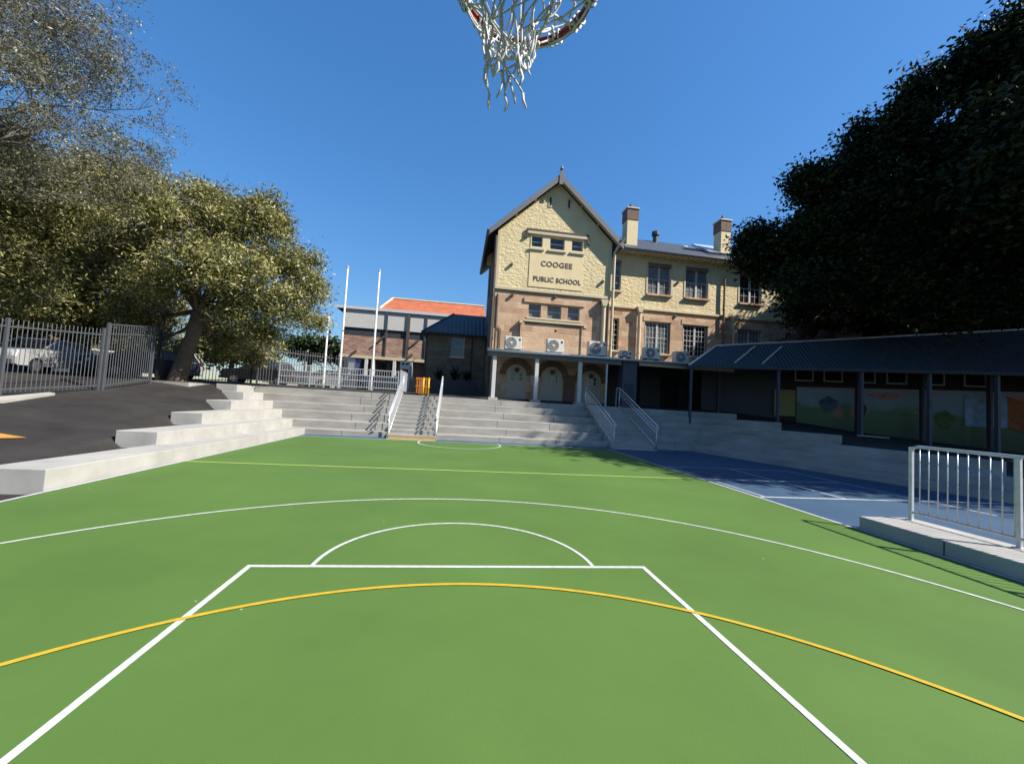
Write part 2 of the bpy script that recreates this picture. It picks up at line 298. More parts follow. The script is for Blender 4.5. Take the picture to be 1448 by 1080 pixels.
# ------------------------------------------------------------ ground
ZT = [.22, .53, .88, 1.21, 1.54, 1.84]        # heights of the six seating tiers
LX = [-6.02, -6.78, -7.5, -8.2, -8.95, -9.7]  # left leg fronts
LY = [6.92, 10.26, 13.1, 15.94, 18.26, 19.2]  # where each left tier begins
BY = [17.2, 17.9, 18.6, 19.3, 20.0, 20.7]     # back fronts
P0 = np.array([10.75, 17.3]); DR = np.array([.264, -.9645]); NR = np.array([.9645, .264])
TR = [15.5, 12.0, 8.9, 4.5, 1.67, -1.2]       # length of each right tier along DR
def ground_z(x, y):
    up = 1.84 if y < 21.6 else 2.0
    up = 1.79+min(max((y-21.2)/.25, 0), 1)*.05+min(max((y-21.5)/1.0, 0), 1)*.16
    k = (x-P0[0])*NR[0]+(y-P0[1])*NR[1]
    if x < -6.05:
        z = .31+(y-10.26)*.116+(-6.89-x)*.1
        if x > -10.6 and y > 14.5: z -= .07
        z = max(-.02, min(z, up))
        if x < -12: z = max(min(z, up), min(up, 1.15+(y-12.5)*.05))
        for i in range(6):
            if x > LX[i]-.80: z = min(z, ([-.06]+ZT)[i] if i == 0 else ZT[i-1]-.02); break
        if x > -11.4 and y > 20.6: z = up
        if x > -10.45 and 20.2 < y <= 21.2: z = min(z, 1.5)
        return z
    if k < .2 and y < 17.4: return -.02
    if y > 21.0 and k < 5: return up
    if k < 4.3 and y < 21.0:
        i = max(0, int(min((y-17.2)/.7, 5))) if k < .3 else min(5, int(k/.75))
        if k >= .3: 
            z = .94+.105*(y-13.5)-.04*(x-14.1)
            return max(-.08, min(z, (ZT[i-1]-.1) if i else -.06, up))
        return -.02
    z = .94+.105*(y-13.5)-.04*(x-14.1)
    if y > 19.5: z = max(z, min(up, 1.3+(y-19.5)*.3))
    return max(.0, min(z, up))
gx = np.concatenate([[-400, -250, -150, -90, -60, -45, -35, -28, -22], np.arange(-18, 34, .25), [36, 40, 46, 60, 90, 150, 250, 400]])
gy = np.concatenate([[-300, -100, -40, -15, -8], np.arange(-4, 26, .25), [27, 30, 36, 45, 60, 90, 150, 250, 500]])
mb = MB(); nx, ny = len(gx), len(gy)
mb.v = [(float(x), float(y), ground_z(float(x), float(y))) for y in gy for x in gx]
mb.f = [(j*nx+i, j*nx+i+1, (j+1)*nx+i+1, (j+1)*nx+i) for j in range(ny-1) for i in range(nx-1)]; mb.mi = [0]*len(mb.f)
mb.build('ground', M['asphalt'], kind='structure')
def poly(name, pts, z, m, **kw): return MB().add([(x, y, z) for x, y in pts], [tuple(range(len(pts)))]).build(name, m, **kw)
SL, SR = -5.93, 6.5                            # sidelines
def rp(t, k): q = P0+DR*t+NR*k; return (float(q[0]), float(q[1]))
poly('blue_court_surface', [(-6.02, -3), (14.6, -3), rp(15.5, 0), rp(0, 0), (10.6, 17.25), (-6.0, 17.25)], 0, M['blue'], kind='structure')
poly('green_court_surface', [(SL, -3), (SR, -3), (SR, 16.42), (SL, 16.42)], .004, M['green'], kind='structure')
def ribbon(name, pts, w, m, z=.008):
    P = [Vector((p[0], p[1])) for p in pts]; L = []; Rr = []
    for i, p in enumerate(P):
        a = (P[i]-P[i-1]).normalized() if i else (P[1]-P[0]).normalized()
        b = (P[i+1]-P[i]).normalized() if i < len(P)-1 else a
        t = (a+b).normalized(); n = Vector((-t.y, t.x)); k = w/2/max(.3, n.dot(Vector((-a.y, a.x))))
        L.append(p+n*k); Rr.append(p-n*k)
    n = len(P); return MB().add([(q.x, q.y, z) for q in L+Rr], [(i, i+1, n+i+1, n+i) for i in range(n-1)]).build(name, m, kind='structure')
def arc(cx, cy, r, a0, a1, n=60): return [(cx+r*math.cos(R(a0+(a1-a0)*i/n)), cy+r*math.sin(R(a0+(a1-a0)*i/n))) for i in range(n+1)]
ribbon('key_line', [(-1.87, -2.9), (-1.87, 4.21), (2.12, 4.21), (2.12, -2.9)], .05, M['line'])
ribbon('free_throw_circle_line', arc(.125, 4.235, 1.43, 0, 180), .04, M['line'], .0085)
ribbon('three_point_line', [(-5.58, -2)]+arc(.125, 1.3, 5.72, 176, 4, 90)+[(5.83, -2)], .042, M['line'], .0095)
ribbon('yellow_goal_circle_line', arc(.125, -.17, 3.98, 172, 8, 80), .042, M['yline'], .012)
ribbon('lime_cross_line', [(SL+.05, 9.85), (SR-.05, 9.85)], .075, M['lime'], .0105)
ribbon('sideline', [(SL, -2.9), (SL, 16.42), (SR, 16.42), (SR, -2.9)], .055, M['line'], .0115)
ribbon('centre_circle_line', arc(.2, 15.95, 1.6, 163.5, 376.5, 60), .055, M['line'], .0125)
for pts in ([(6.72, 7.92), (6.72, 11.95), (10.85, 11.98)], [(8.85, 11.96), (8.75, 7.95)], [(6.9, 9.92), (10.75, 10.05)], [(10.85, 12.0), (10.95, 6.8)]):
    ribbon('handball_court_line', pts, .05, M['line'], .0085 if len(pts) == 3 else .0045)
ribbon('handball_court_line', [(6.6, 7.93), (13.0, 7.97)], .07, M['line'], .0055)
poly('orange_painted_patch', [(0, 0), (.1, .1), (0, .1)], -5, M['orange'], kind='structure') if False else None
def gpoly(name, pts, m, lift=.02, **kw):
    return MB().add([(x, y, ground_z(x, y)+lift) for x, y in pts], [tuple(range(len(pts)))]).build(name, m, **kw)
gpoly('orange_ground_marking', [(-8.95, 8.6), (-9.3, 9.0), (-8.72, 9.55), (-11.5, 9.8), (-11.9, 8.9)], M['orange'], .02, kind='structure')
# ------------------------------------------------------------ seating terrace
STAIR = [(-2.78, -.78), (6.78, 8.85)]
seat = thing('seating_terrace', (.1, 18.8, 0), 'long grey concrete seating tiers wrapping round three sides of the green court', 'seating')
def kpt(i, y):   # x where right tier front i meets row y
    q = P0+NR*.75*i; t = (y-q[1])/DR[1]; return float(q[0]+DR[0]*t)
for i in range(6):
    x0, zt = LX[i], ZT[i]; dz = .1 if i == 0 else .05 if i == 1 else .0
    y1 = BY[i]; b = MB()
    zb = -.1
    b.add([(x0, LY[i], zb), (x0, y1, zb), (x0-.86, y1+.86 if False else y1, zb), (x0-.86, LY[i], zb),
           (x0, LY[i], zt+dz), (x0, y1, zt), (x0-.86, y1, zt), (x0-.86, LY[i], zt+dz)],
          [(0,1,2,3),(7,6,5,4),(1,0,4,5),(2,1,5,6),(3,2,6,7),(0,3,7,4)])
    b.build('tier', M['coping'], seat, bevel=.012)
    bw = .82 if i < 5 else .7
    edges = [LX[i]-.86, STAIR[0][0], STAIR[0][1], STAIR[1][0], STAIR[1][1], kpt(i, BY[i])]
    for a, c in ((edges[0], edges[1]), (edges[2], edges[3])):
        t = box(a, c, BY[i], BY[i]+bw, -.1, zt).build('tier', M['concrete'], seat, bevel=.012)
    # right of the second stair: straight run and the angled leg as one L-shaped slab
    q = P0+NR*.75*i; e = q+DR*TR[i]; e2 = e+NR*.86; xk = kpt(i, BY[i]); q2 = q+NR*.86; t2 = (BY[i]+bw-q2[1])/DR[1]; xb = float(q2[0]+DR[0]*t2)
    b = MB().prism([(edges[4], BY[i], -.1), (xk, BY[i], -.1), (float(e[0]), float(e[1]), -.1), (float(e2[0]), float(e2[1]), -.1), (xb, BY[i]+bw, -.1), (edges[4], BY[i]+bw, -.1)], (0, 0, zt+.1))
    b.build('tier', M['concrete'], seat, bevel=.012)
# narrow dark expansion joints cut across the risers
for i in range(6):
    z0 = ([0]+ZT)[i]
    for x in (-4.6, 1.9, 4.4, 10.0):
        xx = x+(.35 if i % 2 else 0); box(xx-.008, xx+.008, BY[i]-.004, BY[i]+.3, z0+.01, ZT[i]-.004).build('expansion_joint', M['joint'], seat)
# ------------------------------------------------------------ stairs
NS = 11
def stair(x0, x1, label, tactile):
    st = thing('staircase', ((x0+x1)/2, 17.0, 0), label, 'stairs', 'stairs through the seating terrace')
    rise, tread = 1.84/NS, 3.62/NS
    b = MB(); pts = [(x0, 17.0, -.05)]
    for k in range(NS): pts += [(x0, 17.0+k*tread, rise*(k+1)-(.0 if k else 0)), (x0, 17.0+(k+1)*tread, rise*(k+1))]
    pts[1:1] = []
    pts += [(x0, 17.0+NS*tread+.6, 1.84), (x0, 17.0+NS*tread+.6, -.05)]
    n = len(pts); v = pts+[(x1, p[1], p[2]) for p in pts]
    f = [(i, (i+1) % n, (i+1) % n+n, i+n) for i in range(n)]+[tuple(range(n-1, -1, -1)), tuple(range(n, 2*n))]
    b.add(v, f); b.build('flight', M['concrete'], st)
    for k in range(NS): box(x0+.04, x1-.04, 17.0+k*tread-.006, 17.0+k*tread+.05, rise*(k+1)-.045, rise*(k+1)+.004).build('nosing', M['coping'], st)
    box(x0+.05, x1-.02, 16.62, 16.99, .0, .018).build('tactile_strip', M['tan'] if tactile else M['tgrey'], st)
    if tactile: box(x0+.06, x1-.06, 16.985, 16.992, .02, rise-.05).build('painted_riser', M['tan'], st)
    return st
stair(*STAIR[0], 'sunlit left hand concrete stair with a tan strip at its foot', True)
stair(*STAIR[1], 'shaded right hand concrete stair between two steel handrails', False)
def handrail(x, label, mids, balusters, loop, xt=None):
    xt = x if xt is None else xt
    h = thing('handrail', (x, 17.1, 0), label, 'handrail', 'steel handrails of the two stairs')
    yb, yt = 17.05, 20.55; zb, zt = .08, 1.86; g = M['galv']
    MB().tube([(x, yb, 0), (x, yb, zb+.95)], .03, 10).build('post', g, h, smooth=True)
    MB().tube([(xt, yt, 1.84), (xt, yt, zt+.93)], .03, 10).build('post', g, h, smooth=True)
    r = [(x, yb-.12, zb+.74), (x, yb-.18, zb+.80), (x, yb-.16, zb+.92), (x, yb, zb+1.02), (xt, yt, zt+1.0)]
    if loop: r += [(xt, yt+.35, zt+1.02), (xt, yt+.45, zt+.95), (xt, yt+.46, zt)]
    MB().tube(r, .032, 10).build('top_rail', g, h, smooth=True)
    for k, hh in enumerate(mids): MB().tube([(x, yb, zb+hh), (xt, yt, zt+hh)], .026, 8).build('mid_rail', g, h, smooth=True)
    MB().tube([(x, yb, zb+.06), (xt, yt, zt+.06)], .028, 8).build('bottom_rail', g, h, smooth=True)
    if balusters:
        b = MB()
        for k in range(1, 26):
            f = k/26; px = x+(xt-x)*f; py = yb+(yt-yb)*f; pz = zb+(zt-zb)*f
            b.tube([(px, py, pz+.06), (px, py, pz+max(mids))], .011, 5)
        b.build('balusters', g, h)
handrail(-2.74, 'bright steel handrail on the left edge of the sunlit stair', (.8,), True, False)
handrail(-.82, 'bright steel handrail on the right edge of the sunlit stair', (.8,), True, True)
handrail(6.98, 'steel handrail with thin balusters on the left edge of the shaded stair', (.82,), True, False, 6.72)
handrail(8.98, 'steel handrail with two mid rails on the right edge of the shaded stair', (.82, .66), False, True, 8.62)
# yellow posts and orange barrier at the stair head
for px, lab in ((597.5, 'left one of the two yellow posts at the head of the sunlit stair'), (605, 'right one of the two yellow posts at the head of the sunlit stair')):
    p = at(px, 560, 21.2); b = thing('yellow_post', (p.x, 21.2, 1.86), lab, 'post', 'yellow posts at the stair head')
    MB().cyl((p.x, 21.2), .045, 1.82, 2.75, 12).build('shaft', M['yellow'], b, smooth=True)
    MB().tube([(p.x, 21.2, 2.75), (p.x, 21.2, 2.78), (p.x, 21.2, 2.80)], [.05, .045, .015], 12).build('cap', M['yellow'], b, smooth=True)
bt = thing('barrier', (-1.95, 21.7, 1.9), 'orange plastic barrier behind the yellow posts', 'barrier')
b = MB()
for k in range(6): b.box(-2.2+k*.12, -2.13+k*.12, 21.6, 21.68, 1.95, 2.75)
b.box(-2.24, -1.5, 21.59, 21.69, 2.7, 2.8); b.box(-2.24, -1.5, 21.59, 21.69, 2.3, 2.38); b.build('panel', M['barrier'], bt)
box(-2.2, -2.1, 21.45, 21.85, 1.9, 1.96).build('foot', M['black'], bt); box(-1.65, -1.55, 21.45, 21.85, 1.9, 1.96).build('foot', M['black'], bt)
gpoly('terracotta_paving', [(-2.4, 22.2), (1.3, 22.2), (1.3, 25.5), (-2.4, 25.5)], M['terracotta'], .012, kind='structure')
# ------------------------------------------------------------ right hand bench with railing
pb = thing('concrete_bench', (7, 3, 0), 'low concrete platform wall at the right edge of the green court', 'platform')
MB().prism([(6.56, 5.75, 0), (7.48, 5.72, 0), (7.48, -3, 0), (6.56, -3, 0)], (0, 0, .21)).build('slab', M['coping'], pb, bevel=.012)
box(6.552, 6.57, 4.60, 4.612, .0, .205).build('joint', M['joint'], pb)
rl = thing('railing', (7.34, 3, .21), 'galvanised baluster railing along the low platform at the right edge of the picture', 'railing')
XR = 7.32
MB().tube([(XR, 5.58, .44), (XR, 5.58, 1.30), (XR, 5.55, 1.36), (XR, 5.48, 1.385), (XR, -3, 1.385)], .024, 12).build('top_rail', M['galv'], rl, smooth=True)
MB().tube([(XR, 5.58, .34), (XR, -3, .34)], .019, 10).build('bottom_rail', M['galv'], rl, smooth=True)
for y in (5.58, 4.33, 3.0, 1.7, .4, -.9):
    p = MB().box(XR-.025, XR+.025, y-.025, y+.025, .21, 1.37).build('post', M['galv'], rl, bevel=.006)
    box(XR-.05, XR+.05, y-.05, y+.05, .21, .222).build('base_plate', M['galv'], p)
y = 5.46
while y > -3:
    if min(abs(y-q) for q in (4.33, 3.0, 1.7, .4, -.9)) > .04: MB().tube([(XR, y, .34), (XR, y, 1.385)], .0085, 6).build('baluster', M['galv'], rl, smooth=True)
    y -= .121
# ------------------------------------------------------------ basketball hoop
HX, HY, HZ = .14, 1.26, 3.12
hp = thing('basketball_hoop', (HX, -.9, 0), 'basketball hoop with dark red rim and frayed white cord net overhead', 'basketball hoop')
rim = MB().tube([(HX+.228*math.cos(2*math.pi*i/48), HY+.228*math.sin(2*math.pi*i/48), HZ) for i in range(48)], .009, 10, closed=True).build('rim', M['rim'], hp, smooth=True)
# doubled under-ring and plate of the heavy duty goal
b = MB().tube([(HX+.226*math.cos(2*math.pi*i/48), HY+.226*math.sin(2*math.pi*i/48), HZ-.026) for i in range(48)], .008, 8, closed=True)
for i in range(24): a = 2*math.pi*i/24; b.tube([(HX+.227*math.cos(a), HY+.227*math.sin(a), HZ), (HX+.226*math.cos(a), HY+.226*math.sin(a), HZ-.026)], .005, 6)
b.build('under_ring', M['rim'], hp, smooth=True)
MB().box(HX-.1, HX+.1, HY-.5, HY-.235, HZ-.012, HZ).box(HX-.12, HX+.12, HY-.51, HY-.5, HZ-.2, HZ+.02).build('bracket', M['rim'], hp)
box(HX-.9, HX+.9, HY-.55, HY-.51, HZ-.15, HZ+.9).build('backboard', M['white'], hp)
MB().beam((HX, HY-.56, HZ+.3), (HX, -.9, HZ-.2), .12, .12).beam((HX, -.9, 0), (HX, -.9, HZ-.1), .18, .18, (0,1,0)).build('support_pole', M['dgrey'], hp)
rn = random.Random(5); b = MB(); NC = 14
rows = [(0.0, .226), (-.06, .160), (-.125, .108), (-.20, .083), (-.28, .072), (-.35, .072)]
nodes = []
for k, (dz, rr) in enumerate(rows):
    ring = []
    for i in range(NC):
        a = 2*math.pi*(i+(.5 if k % 2 else 0))/NC+rn.uniform(-.10, .10)*(k > 0)
        q = rr*(1+rn.uniform(-.14, .14)*(k > 0)); ring.append(Vector((HX+q*math.cos(a)-.045*min(1,k/3), HY+q*math.sin(a), HZ+dz-.012+rn.uniform(-.018, .018)*(k > 0))))
    nodes.append(ring)
def cord(a, b_, sag=.026, r=.0034):
    m_ = (a+b_)/2+Vector((rn.uniform(-sag, sag), rn.uniform(-sag, sag), rn.uniform(-sag, sag)*.6)); pts = [a*(1-t)**2+m_*(2*t*(1-t))+b_*t*t for t in (0, .2, .4, .6, .8, 1)]; b.tube(pts, [r*rn.uniform(.85, 1.25) for _ in pts], 6)
for k in range(len(rows)-1):
    for i in range(NC):
        if k == 4 and rn.random() < .25: continue
        j1 = i; j2 = (i-1) % NC if k % 2 == 0 else (i+1) % NC
        cord(nodes[k][i], nodes[k+1][j1]); 
        if not (k >= 3 and rn.random() < .2): cord(nodes[k][i], nodes[k+1][j2])
for k in range(1, 5):        # knots
    for q in nodes[k]: b.tube([q+Vector((0,0,.009)), q, q-Vector((0,0,.011))], [.004, .008, .004], 6)
for i in range(NC):          # wraps over the rim and the frayed ends that stand up
    a = 2*math.pi*i/NC; d = Vector((math.cos(a), math.sin(a), 0)); c = Vector((HX, HY, HZ-.012))+d*.227
    for off in (-.05, .0, .05):
        t = Vector((-d.y, d.x, 0))*off*.4
        b.tube([c+t+(d*math.cos(u)+Vector((0,0,1))*math.sin(u))*Vector((1,1,1)).length/1.732*.021 for u in [R(z) for z in range(0, 361, 45)]], .004, 5)
    n2 = Vector((HX, HY, HZ-.012))+Vector((math.cos(a+.52), math.sin(a+.52), 0))*.222
    m_ = (c+n2)/2-Vector((0,0,.03)); b.tube([c-Vector((0,0,.02)), m_, n2-Vector((0,0,.02))], .0042, 5)
for i, (ang, ln) in enumerate([(62, .08), (75, .06), (90, .09), (104, .07), (48, .1), (118, .06), (30, .07), (150, .06)]):
    a = R(ang); p = Vector((HX+.2*math.cos(a), HY+.2*math.sin(a), HZ)); b.tube([p, p+Vector((rn.uniform(-.02,.02), -.02, ln*.5)), p+Vector((rn.uniform(-.03,.03), -.045, ln))], [.0045, .0045, .002], 5)
for i in range(46):          # slack strands and frayed bights through the body of the net
    k = rn.choice((0, 1, 1, 2, 2, 3)); q = rn.choice(nodes[k]); w_ = rn.choice(nodes[min(5, k+rn.choice((1, 2)))])
    if (q-w_).length < .24: cord(q, w_, .05, .003)
for i in range(6):           # loose tails below
    q = nodes[5][i*2+1]; b.tube([q, q+Vector((rn.uniform(-.01,.01), 0, -.025)), q+Vector((rn.uniform(-.02,.02), 0, -.05))], [.0045, .005, .0035], 5)
b.build('net', M['net'], hp, smooth=True)
# ------------------------------------------------------------ school building
sb = thing('school_building', (5.5, 30, 2), 'tall cream and sandstone school building with a steep front gable and lettering', 'building')
GL, GR, GY = 1.85, 9.1, 24.0
UPW = [(3.92, 4.62, 11.5, 12.22), (5.1, 6.03, 11.46, 12.22), (6.5, 7.22, 11.5, 12.22)]
LOW = [(3.97, 4.75, 7.08, 7.97), (5.15, 6.03, 7.08, 7.97), (6.46, 7.22, 7.08, 7.97)]
AX, AZ = 5.5, 15.75
def gab(x): return AZ-abs(x-AX)*.935
b = MB(); PH = (3.86, 7.28, 8.98, 12.42)
wall_holes(b, GL, GR, 8.8, 12.35, GY, [(PH[0], PH[1], 8.98, 12.35)], .02)
b.add([(GL, GY, 12.35), (PH[0], GY, 12.35), (PH[0], GY, PH[3]), (PH[1], GY, PH[3]), (PH[1], GY, 12.35), (GR, GY, 12.35), (AX, GY, AZ)], [(0,1,2,6),(2,3,6),(3,4,5,6)])
b.build('rock_faced_wall', M['rock'], sb)
b = MB(); wall_holes(b, PH[0], PH[1], PH[2], PH[3], GY-.03, UPW, .25)
b.add([(PH[0], GY, PH[2]), (PH[0], GY-.03, PH[2]), (PH[0], GY-.03, PH[3]), (PH[0], GY, PH[3])], [(0,1,2,3)])
b.add([(PH[1], GY, PH[2]), (PH[1], GY-.03, PH[2]), (PH[1], GY-.03, PH[3]), (PH[1], GY, PH[3])], [(3,2,1,0)])
b.build('smooth_panel', M['cream'], sb)
for (a, c, d, e) in UPW: window(sb, a, c, d, e, GY+.14, 1, 1, .05, sill=False)
for a, c in ((3.78, 4.74), (4.98, 6.15), (6.38, 7.36)): box(a, c, GY-.11, GY-.031, 11.28, 11.40).build('window_sill', M['trim'], sb, bevel=.01)
b = MB().box(3.56, 7.56, GY-.13, GY-.032, 12.46, 12.58).box(3.56, 3.66, GY-.13, GY-.004, 12.0, 12.46).box(7.46, 7.56, GY-.13, GY-.004, 12.0, 12.46)
b.box(3.44, 3.56, GY-.13, GY-.004, 11.98, 12.08).box(7.56, 7.68, GY-.13, GY-.004, 11.98, 12.08).build('label_mould', M['moulding'], sb)
box(3.66, 7.46, GY-.12, GY-.033, 12.28, 12.455).build('lintel_band', M['trim'], sb)
for x in (4.98, 6.18):
    f = MB().box(x-.12, x+.12, GY-.035, GY-.006, 14.12, 14.82).build('slit_frame', M['trim'], sb)
    box(x-.055, x+.055, GY-.041, GY-.0355, 14.2, 14.74).build('slit_opening', M['black'], f)
def letters(txt, xc, z, size, sx=1.0):
    cu = bpy.data.curves.new('lettering', 'FONT'); cu.body = txt; cu.size = size; cu.align_x = 'CENTER'; cu.extrude = .006; cu.space_character = 1.12; cu.offset = .012
    o = bpy.data.objects.new('tmp', cu); C.objects.link(o); bpy.context.view_layer.update()
    me = bpy.data.meshes.new_from_object(o.evaluated_get(bpy.context.evaluated_depsgraph_get())); bpy.data.objects.remove(o)
    mtx = Matrix.Translation(Vector((xc, GY-.038, z))-Vector(sb['_o']))@Matrix.Rotation(R(90), 4, 'X')@Matrix.Diagonal((sx, 1, 1, 1))
    me.transform(mtx); me.materials.clear(); me.materials.append(M['moulding']); return link('lettering', me, sb, None)
letters('COOGEE', 5.58, 10.32, .46, 1.0); letters('PUBLIC SCHOOL', 5.66, 9.35, .42, .88)
box(GL-.04, GR+.04, GY-.09, GY-.002, 8.62, 8.80).build('string_course', M['trim'], sb, bevel=.015)
box(GL-.03, GR+.03, GY-.06, GY-.003, 8.54, 8.618).build('string_course', M['moulding'], sb)
b = MB(); wall_holes(b, GL, GR, 1.5, 8.62, GY, LOW, .3); b.build('sandstone_wall', M['sand'], sb)
for q in LOW: window(sb, *q, GY+.18, 1, 1, .05, pane=M['curtain'], sill=False)
box(3.66, 7.52, GY-.07, GY-.003, 7.99, 8.27).build('lintel_band', M['sand'], sb)
box(3.85, 7.34, GY-.12, GY-.003, 6.95, 7.06).build('window_sill', M['trim'], sb, bevel=.01)
MB().box(3.5, 3.74, GY-.22, GY-.002, 4.9, 6.75).box(7.34, 7.58, GY-.22, GY-.002, 4.9, 6.75).box(3.74, 7.34, GY-.16, GY-.0025, 4.9, 6.62).build('projecting_panel', M['sand'], sb)
MB().box(3.62, 7.46, GY-.26, GY-.001, 6.75, 6.87).box(3.42, 3.62, GY-.26, GY-.001, 6.62, 6.80).box(7.46, 7.66, GY-.26, GY-.001, 6.62, 6.80).build('label_mould', M['trim'], sb)
# left flank and the rest of the shell
b = MB(); FW = [(26+i*3.2, 27.3+i*3.2, 9.6, 11.4) for i in range(2)]+[(26+i*3.2, 27.3+i*3.2, 5.2, 7.4) for i in range(2)]
wall_holes(b, GY, 32, 1.5, 12.35, GL, FW, .2, axis='y'); b.build('side_wall', M['sandside'], sb)
for (a, c, d, e) in FW:
    f = MB().box(GL+.12, GL+.2, a, c, d, e).build('window', M['glass'], sb)
    MB().box(GL+.08, GL+.118, a, a+.07, d, e).box(GL+.08, GL+.118, c-.07, c, d, e).box(GL+.08, GL+.118, (a+c)/2-.03, (a+c)/2+.03, d, e).box(GL+.08, GL+.119, a+.07, c-.07, (d+e)/2-.03, (d+e)/2+.03).build('frame', M['sash'], f)
b = MB().add([(GR, GY, 1.5), (GR, 32, 1.5), (GR, 32, 12.35), (GR, GY, 12.35), (GL, 32, 1.5), (GL, 32, 12.35), (AX, 32, AZ)], [(0,1,2,3), (1,4,5,6,2)]); b.build('side_wall', M['sandside'], sb)
# main gable roof: two slabs with overhang
def slab(p, q, r, s, th): n = (Vector(q)-Vector(p)).cross(Vector(s)-Vector(p)).normalized()*th; return MB().prism([p, q, r, s], n)
OV = .42; yf = GY-OV
for sg, ex in ((-1, 1.25), (1, 9.75)):
    ez = AZ+.25-abs(ex-AX)*.935
    p = [(AX, yf, AZ+.25), (ex, yf, ez), (ex, 32.3, ez), (AX, 32.3, AZ+.25)]
    MB().prism(p, (0, 0, .14)).build('roof', M['slate'], sb)
    w = .30; MB().prism([(AX, yf-.05, AZ+.36), (ex, yf-.05, ez+.11), (ex, yf-.05, ez-w+.05), (AX, yf-.05, AZ-w+.25)], (0, .048, 0)).build('barge_board', M['barge'], sb)
    MB().prism([(AX, yf+.01, AZ+.10), (ex-sg*.1, yf+.01, ez+.0), (ex-sg*.1, GY+.0-.004, ez+.0), (AX, GY-.004, AZ+.10)], (0, 0, .03)).build('soffit', M['trim'], sb)
    MB().tube([(ex+sg*.06, yf-.02, ez+.02), (ex+sg*.06, 32, ez+.02)], .09, 8).build('gutter', M['barge'], sb, smooth=True)
    xx = ex-sg*1.6
    for k, t in enumerate((.35, .62)):
        x_ = AX+(ex-AX)*t; z_ = AZ+.06-abs(x_-AX)*.935; MB().beam((x_, yf+.05, z_), (x_, GY-.01, z_), .09, .14).build('purlin_end', M['trim'], sb)
for a_, c_ in ((GL-.03, GL+.13), (GR-.13, GR+.03)): box(a_, c_, GY-.04, GY-.0025, 8.802, 12.3).build('corner_strip', M['trim'], sb)
MB().box(AX-.12, AX+.12, yf-.09, yf-.052, AZ-.35, AZ+.62).tube([(AX, yf-.07, AZ+.62), (AX, yf-.07, AZ+.78), (AX, yf-.07, AZ+.9)], [.1, .06, .01], 8).build('finial', M['barge'], sb)
# left rear chimney, seen past the eave
b = box(1.5, 1.95, 28.6, 29.2, 11.8, 13.75).build('chimney', M['cream'], sb); box(1.47, 1.98, 28.57, 29.23, 13.75, 14.35).build('chimney_cap', M['brown'], b)
# ---- right wing
WY = 26.4; WX1 = 34.0
UW = [(12.7, 14.65), (15.57, 17.52), (19.82, 21.78), (23.7, 25.65), (27.6, 29.5), (31, 32.9)]
b = MB(); wall_holes(b, GR, WX1, 8.95, 12.75, WY, [(a, c, 10.0, 12.3) for a, c in UW]+[(10.16, 10.82, 10.0, 12.2)], .2); b.build('rock_faced_wall', M['rock'], sb)
b = MB(); wall_holes(b, GR, WX1, 1.5, 8.66, WY, [(a, c, 5.8, 8.05) for a, c in UW]+[(10.16, 10.82, 5.8, 8.05)], .2); b.build('sandstone_wall', M['sand'], sb)
box(GR, WX1, WY-.1, WY-.002, 8.80, 8.95).build('string_course', M['trim'], sb, bevel=.01)
box(GR, WX1, WY-.04, WY-.001, 8.66, 8.798).build('string_course', mat('ochre_band', (.60, .34, .13), .8, var=.1), sb)
for i, (a, c) in enumerate(UW):
    window(sb, a+.1, c-.1, 10.0, 12.26, WY+.1, 2, 2, .07, .022, fm=M['sash'], mull=.14, pane=M['curtain'] if i in (0, 1) else M['glass'], sillm=M['sand'], lower=True)
    window(sb, a+.1, c-.1, 5.8, 8.03, WY+.1, 3, 3, .06, .026, fm=M['sash'], mull=.14, pane=M['curtain'] if i != 1 else M['glass'], sillm=M['sand'])
    box(a-.1, c+.1, WY-.035, WY-.003, 8.06, 8.4).build('lintel', M['sand'], sb)
    MB().box(a-.02, a+.095, WY-.03, WY+.12, 10.0, 12.3).box(c-.095, c+.02, WY-.03, WY+.12, 10.0, 12.3).box(a+.095, c-.095, WY-.03, WY+.1, 12.262, 12.36).build('window_surround', M['trim'], sb)
window(sb, 10.2, 10.8, 10.0, 12.2, WY+.08, 1, 2, .05, fm=M['trim'], pane=M['glass']); window(sb, 10.2, 10.8, 5.8, 8.0, WY+.08, 2, 3, .05, fm=M['trim'])
EZ, EY = 12.78, WY-.62
MB().prism([(GR-.2, EY, EZ), (GR-.2, 30.6, 15.75), (GR-.2, 35.2, EZ)], (21.5, 0, 0)).build('roof', M['slate'], sb)
MB().add([(21.3+9, EY, EZ), (21.3+9, 35.2, EZ), (27+9, 30.6, EZ)], [(0,1,2)]).build('roof', M['slate'], sb)
MB().tube([(GR+.1, EY-.06, EZ+.02), (30.4, EY-.06, EZ+.02)], .085, 8).build('gutter', M['barge'], sb, smooth=True)
box(GR+.02, 30.3, EY, WY-.003, EZ-.05, EZ-.003).build('soffit', M['trim'], sb)
b = MB()
for k in range(60): x = GR+.3+k*.35; b.box(x, x+.08, EY+.0, WY-.006, EZ-.16, EZ-.052)
b.build('rafter_ends', M['trim'], sb)
box(GR, WX1, WY+.01, 35, 12.0, 12.74).build('wall_plate', M['sandside'], sb)
b = MB(); b.add([(WX1, WY, 1.5), (WX1, 35, 1.5), (WX1, 35, 12.75), (WX1, WY, 12.75), (GR, 35, 1.5), (GR, 35, 12.7)], [(0,1,2,3), (1,4,5,2)]); b.build('side_wall', M['sandside'], sb)
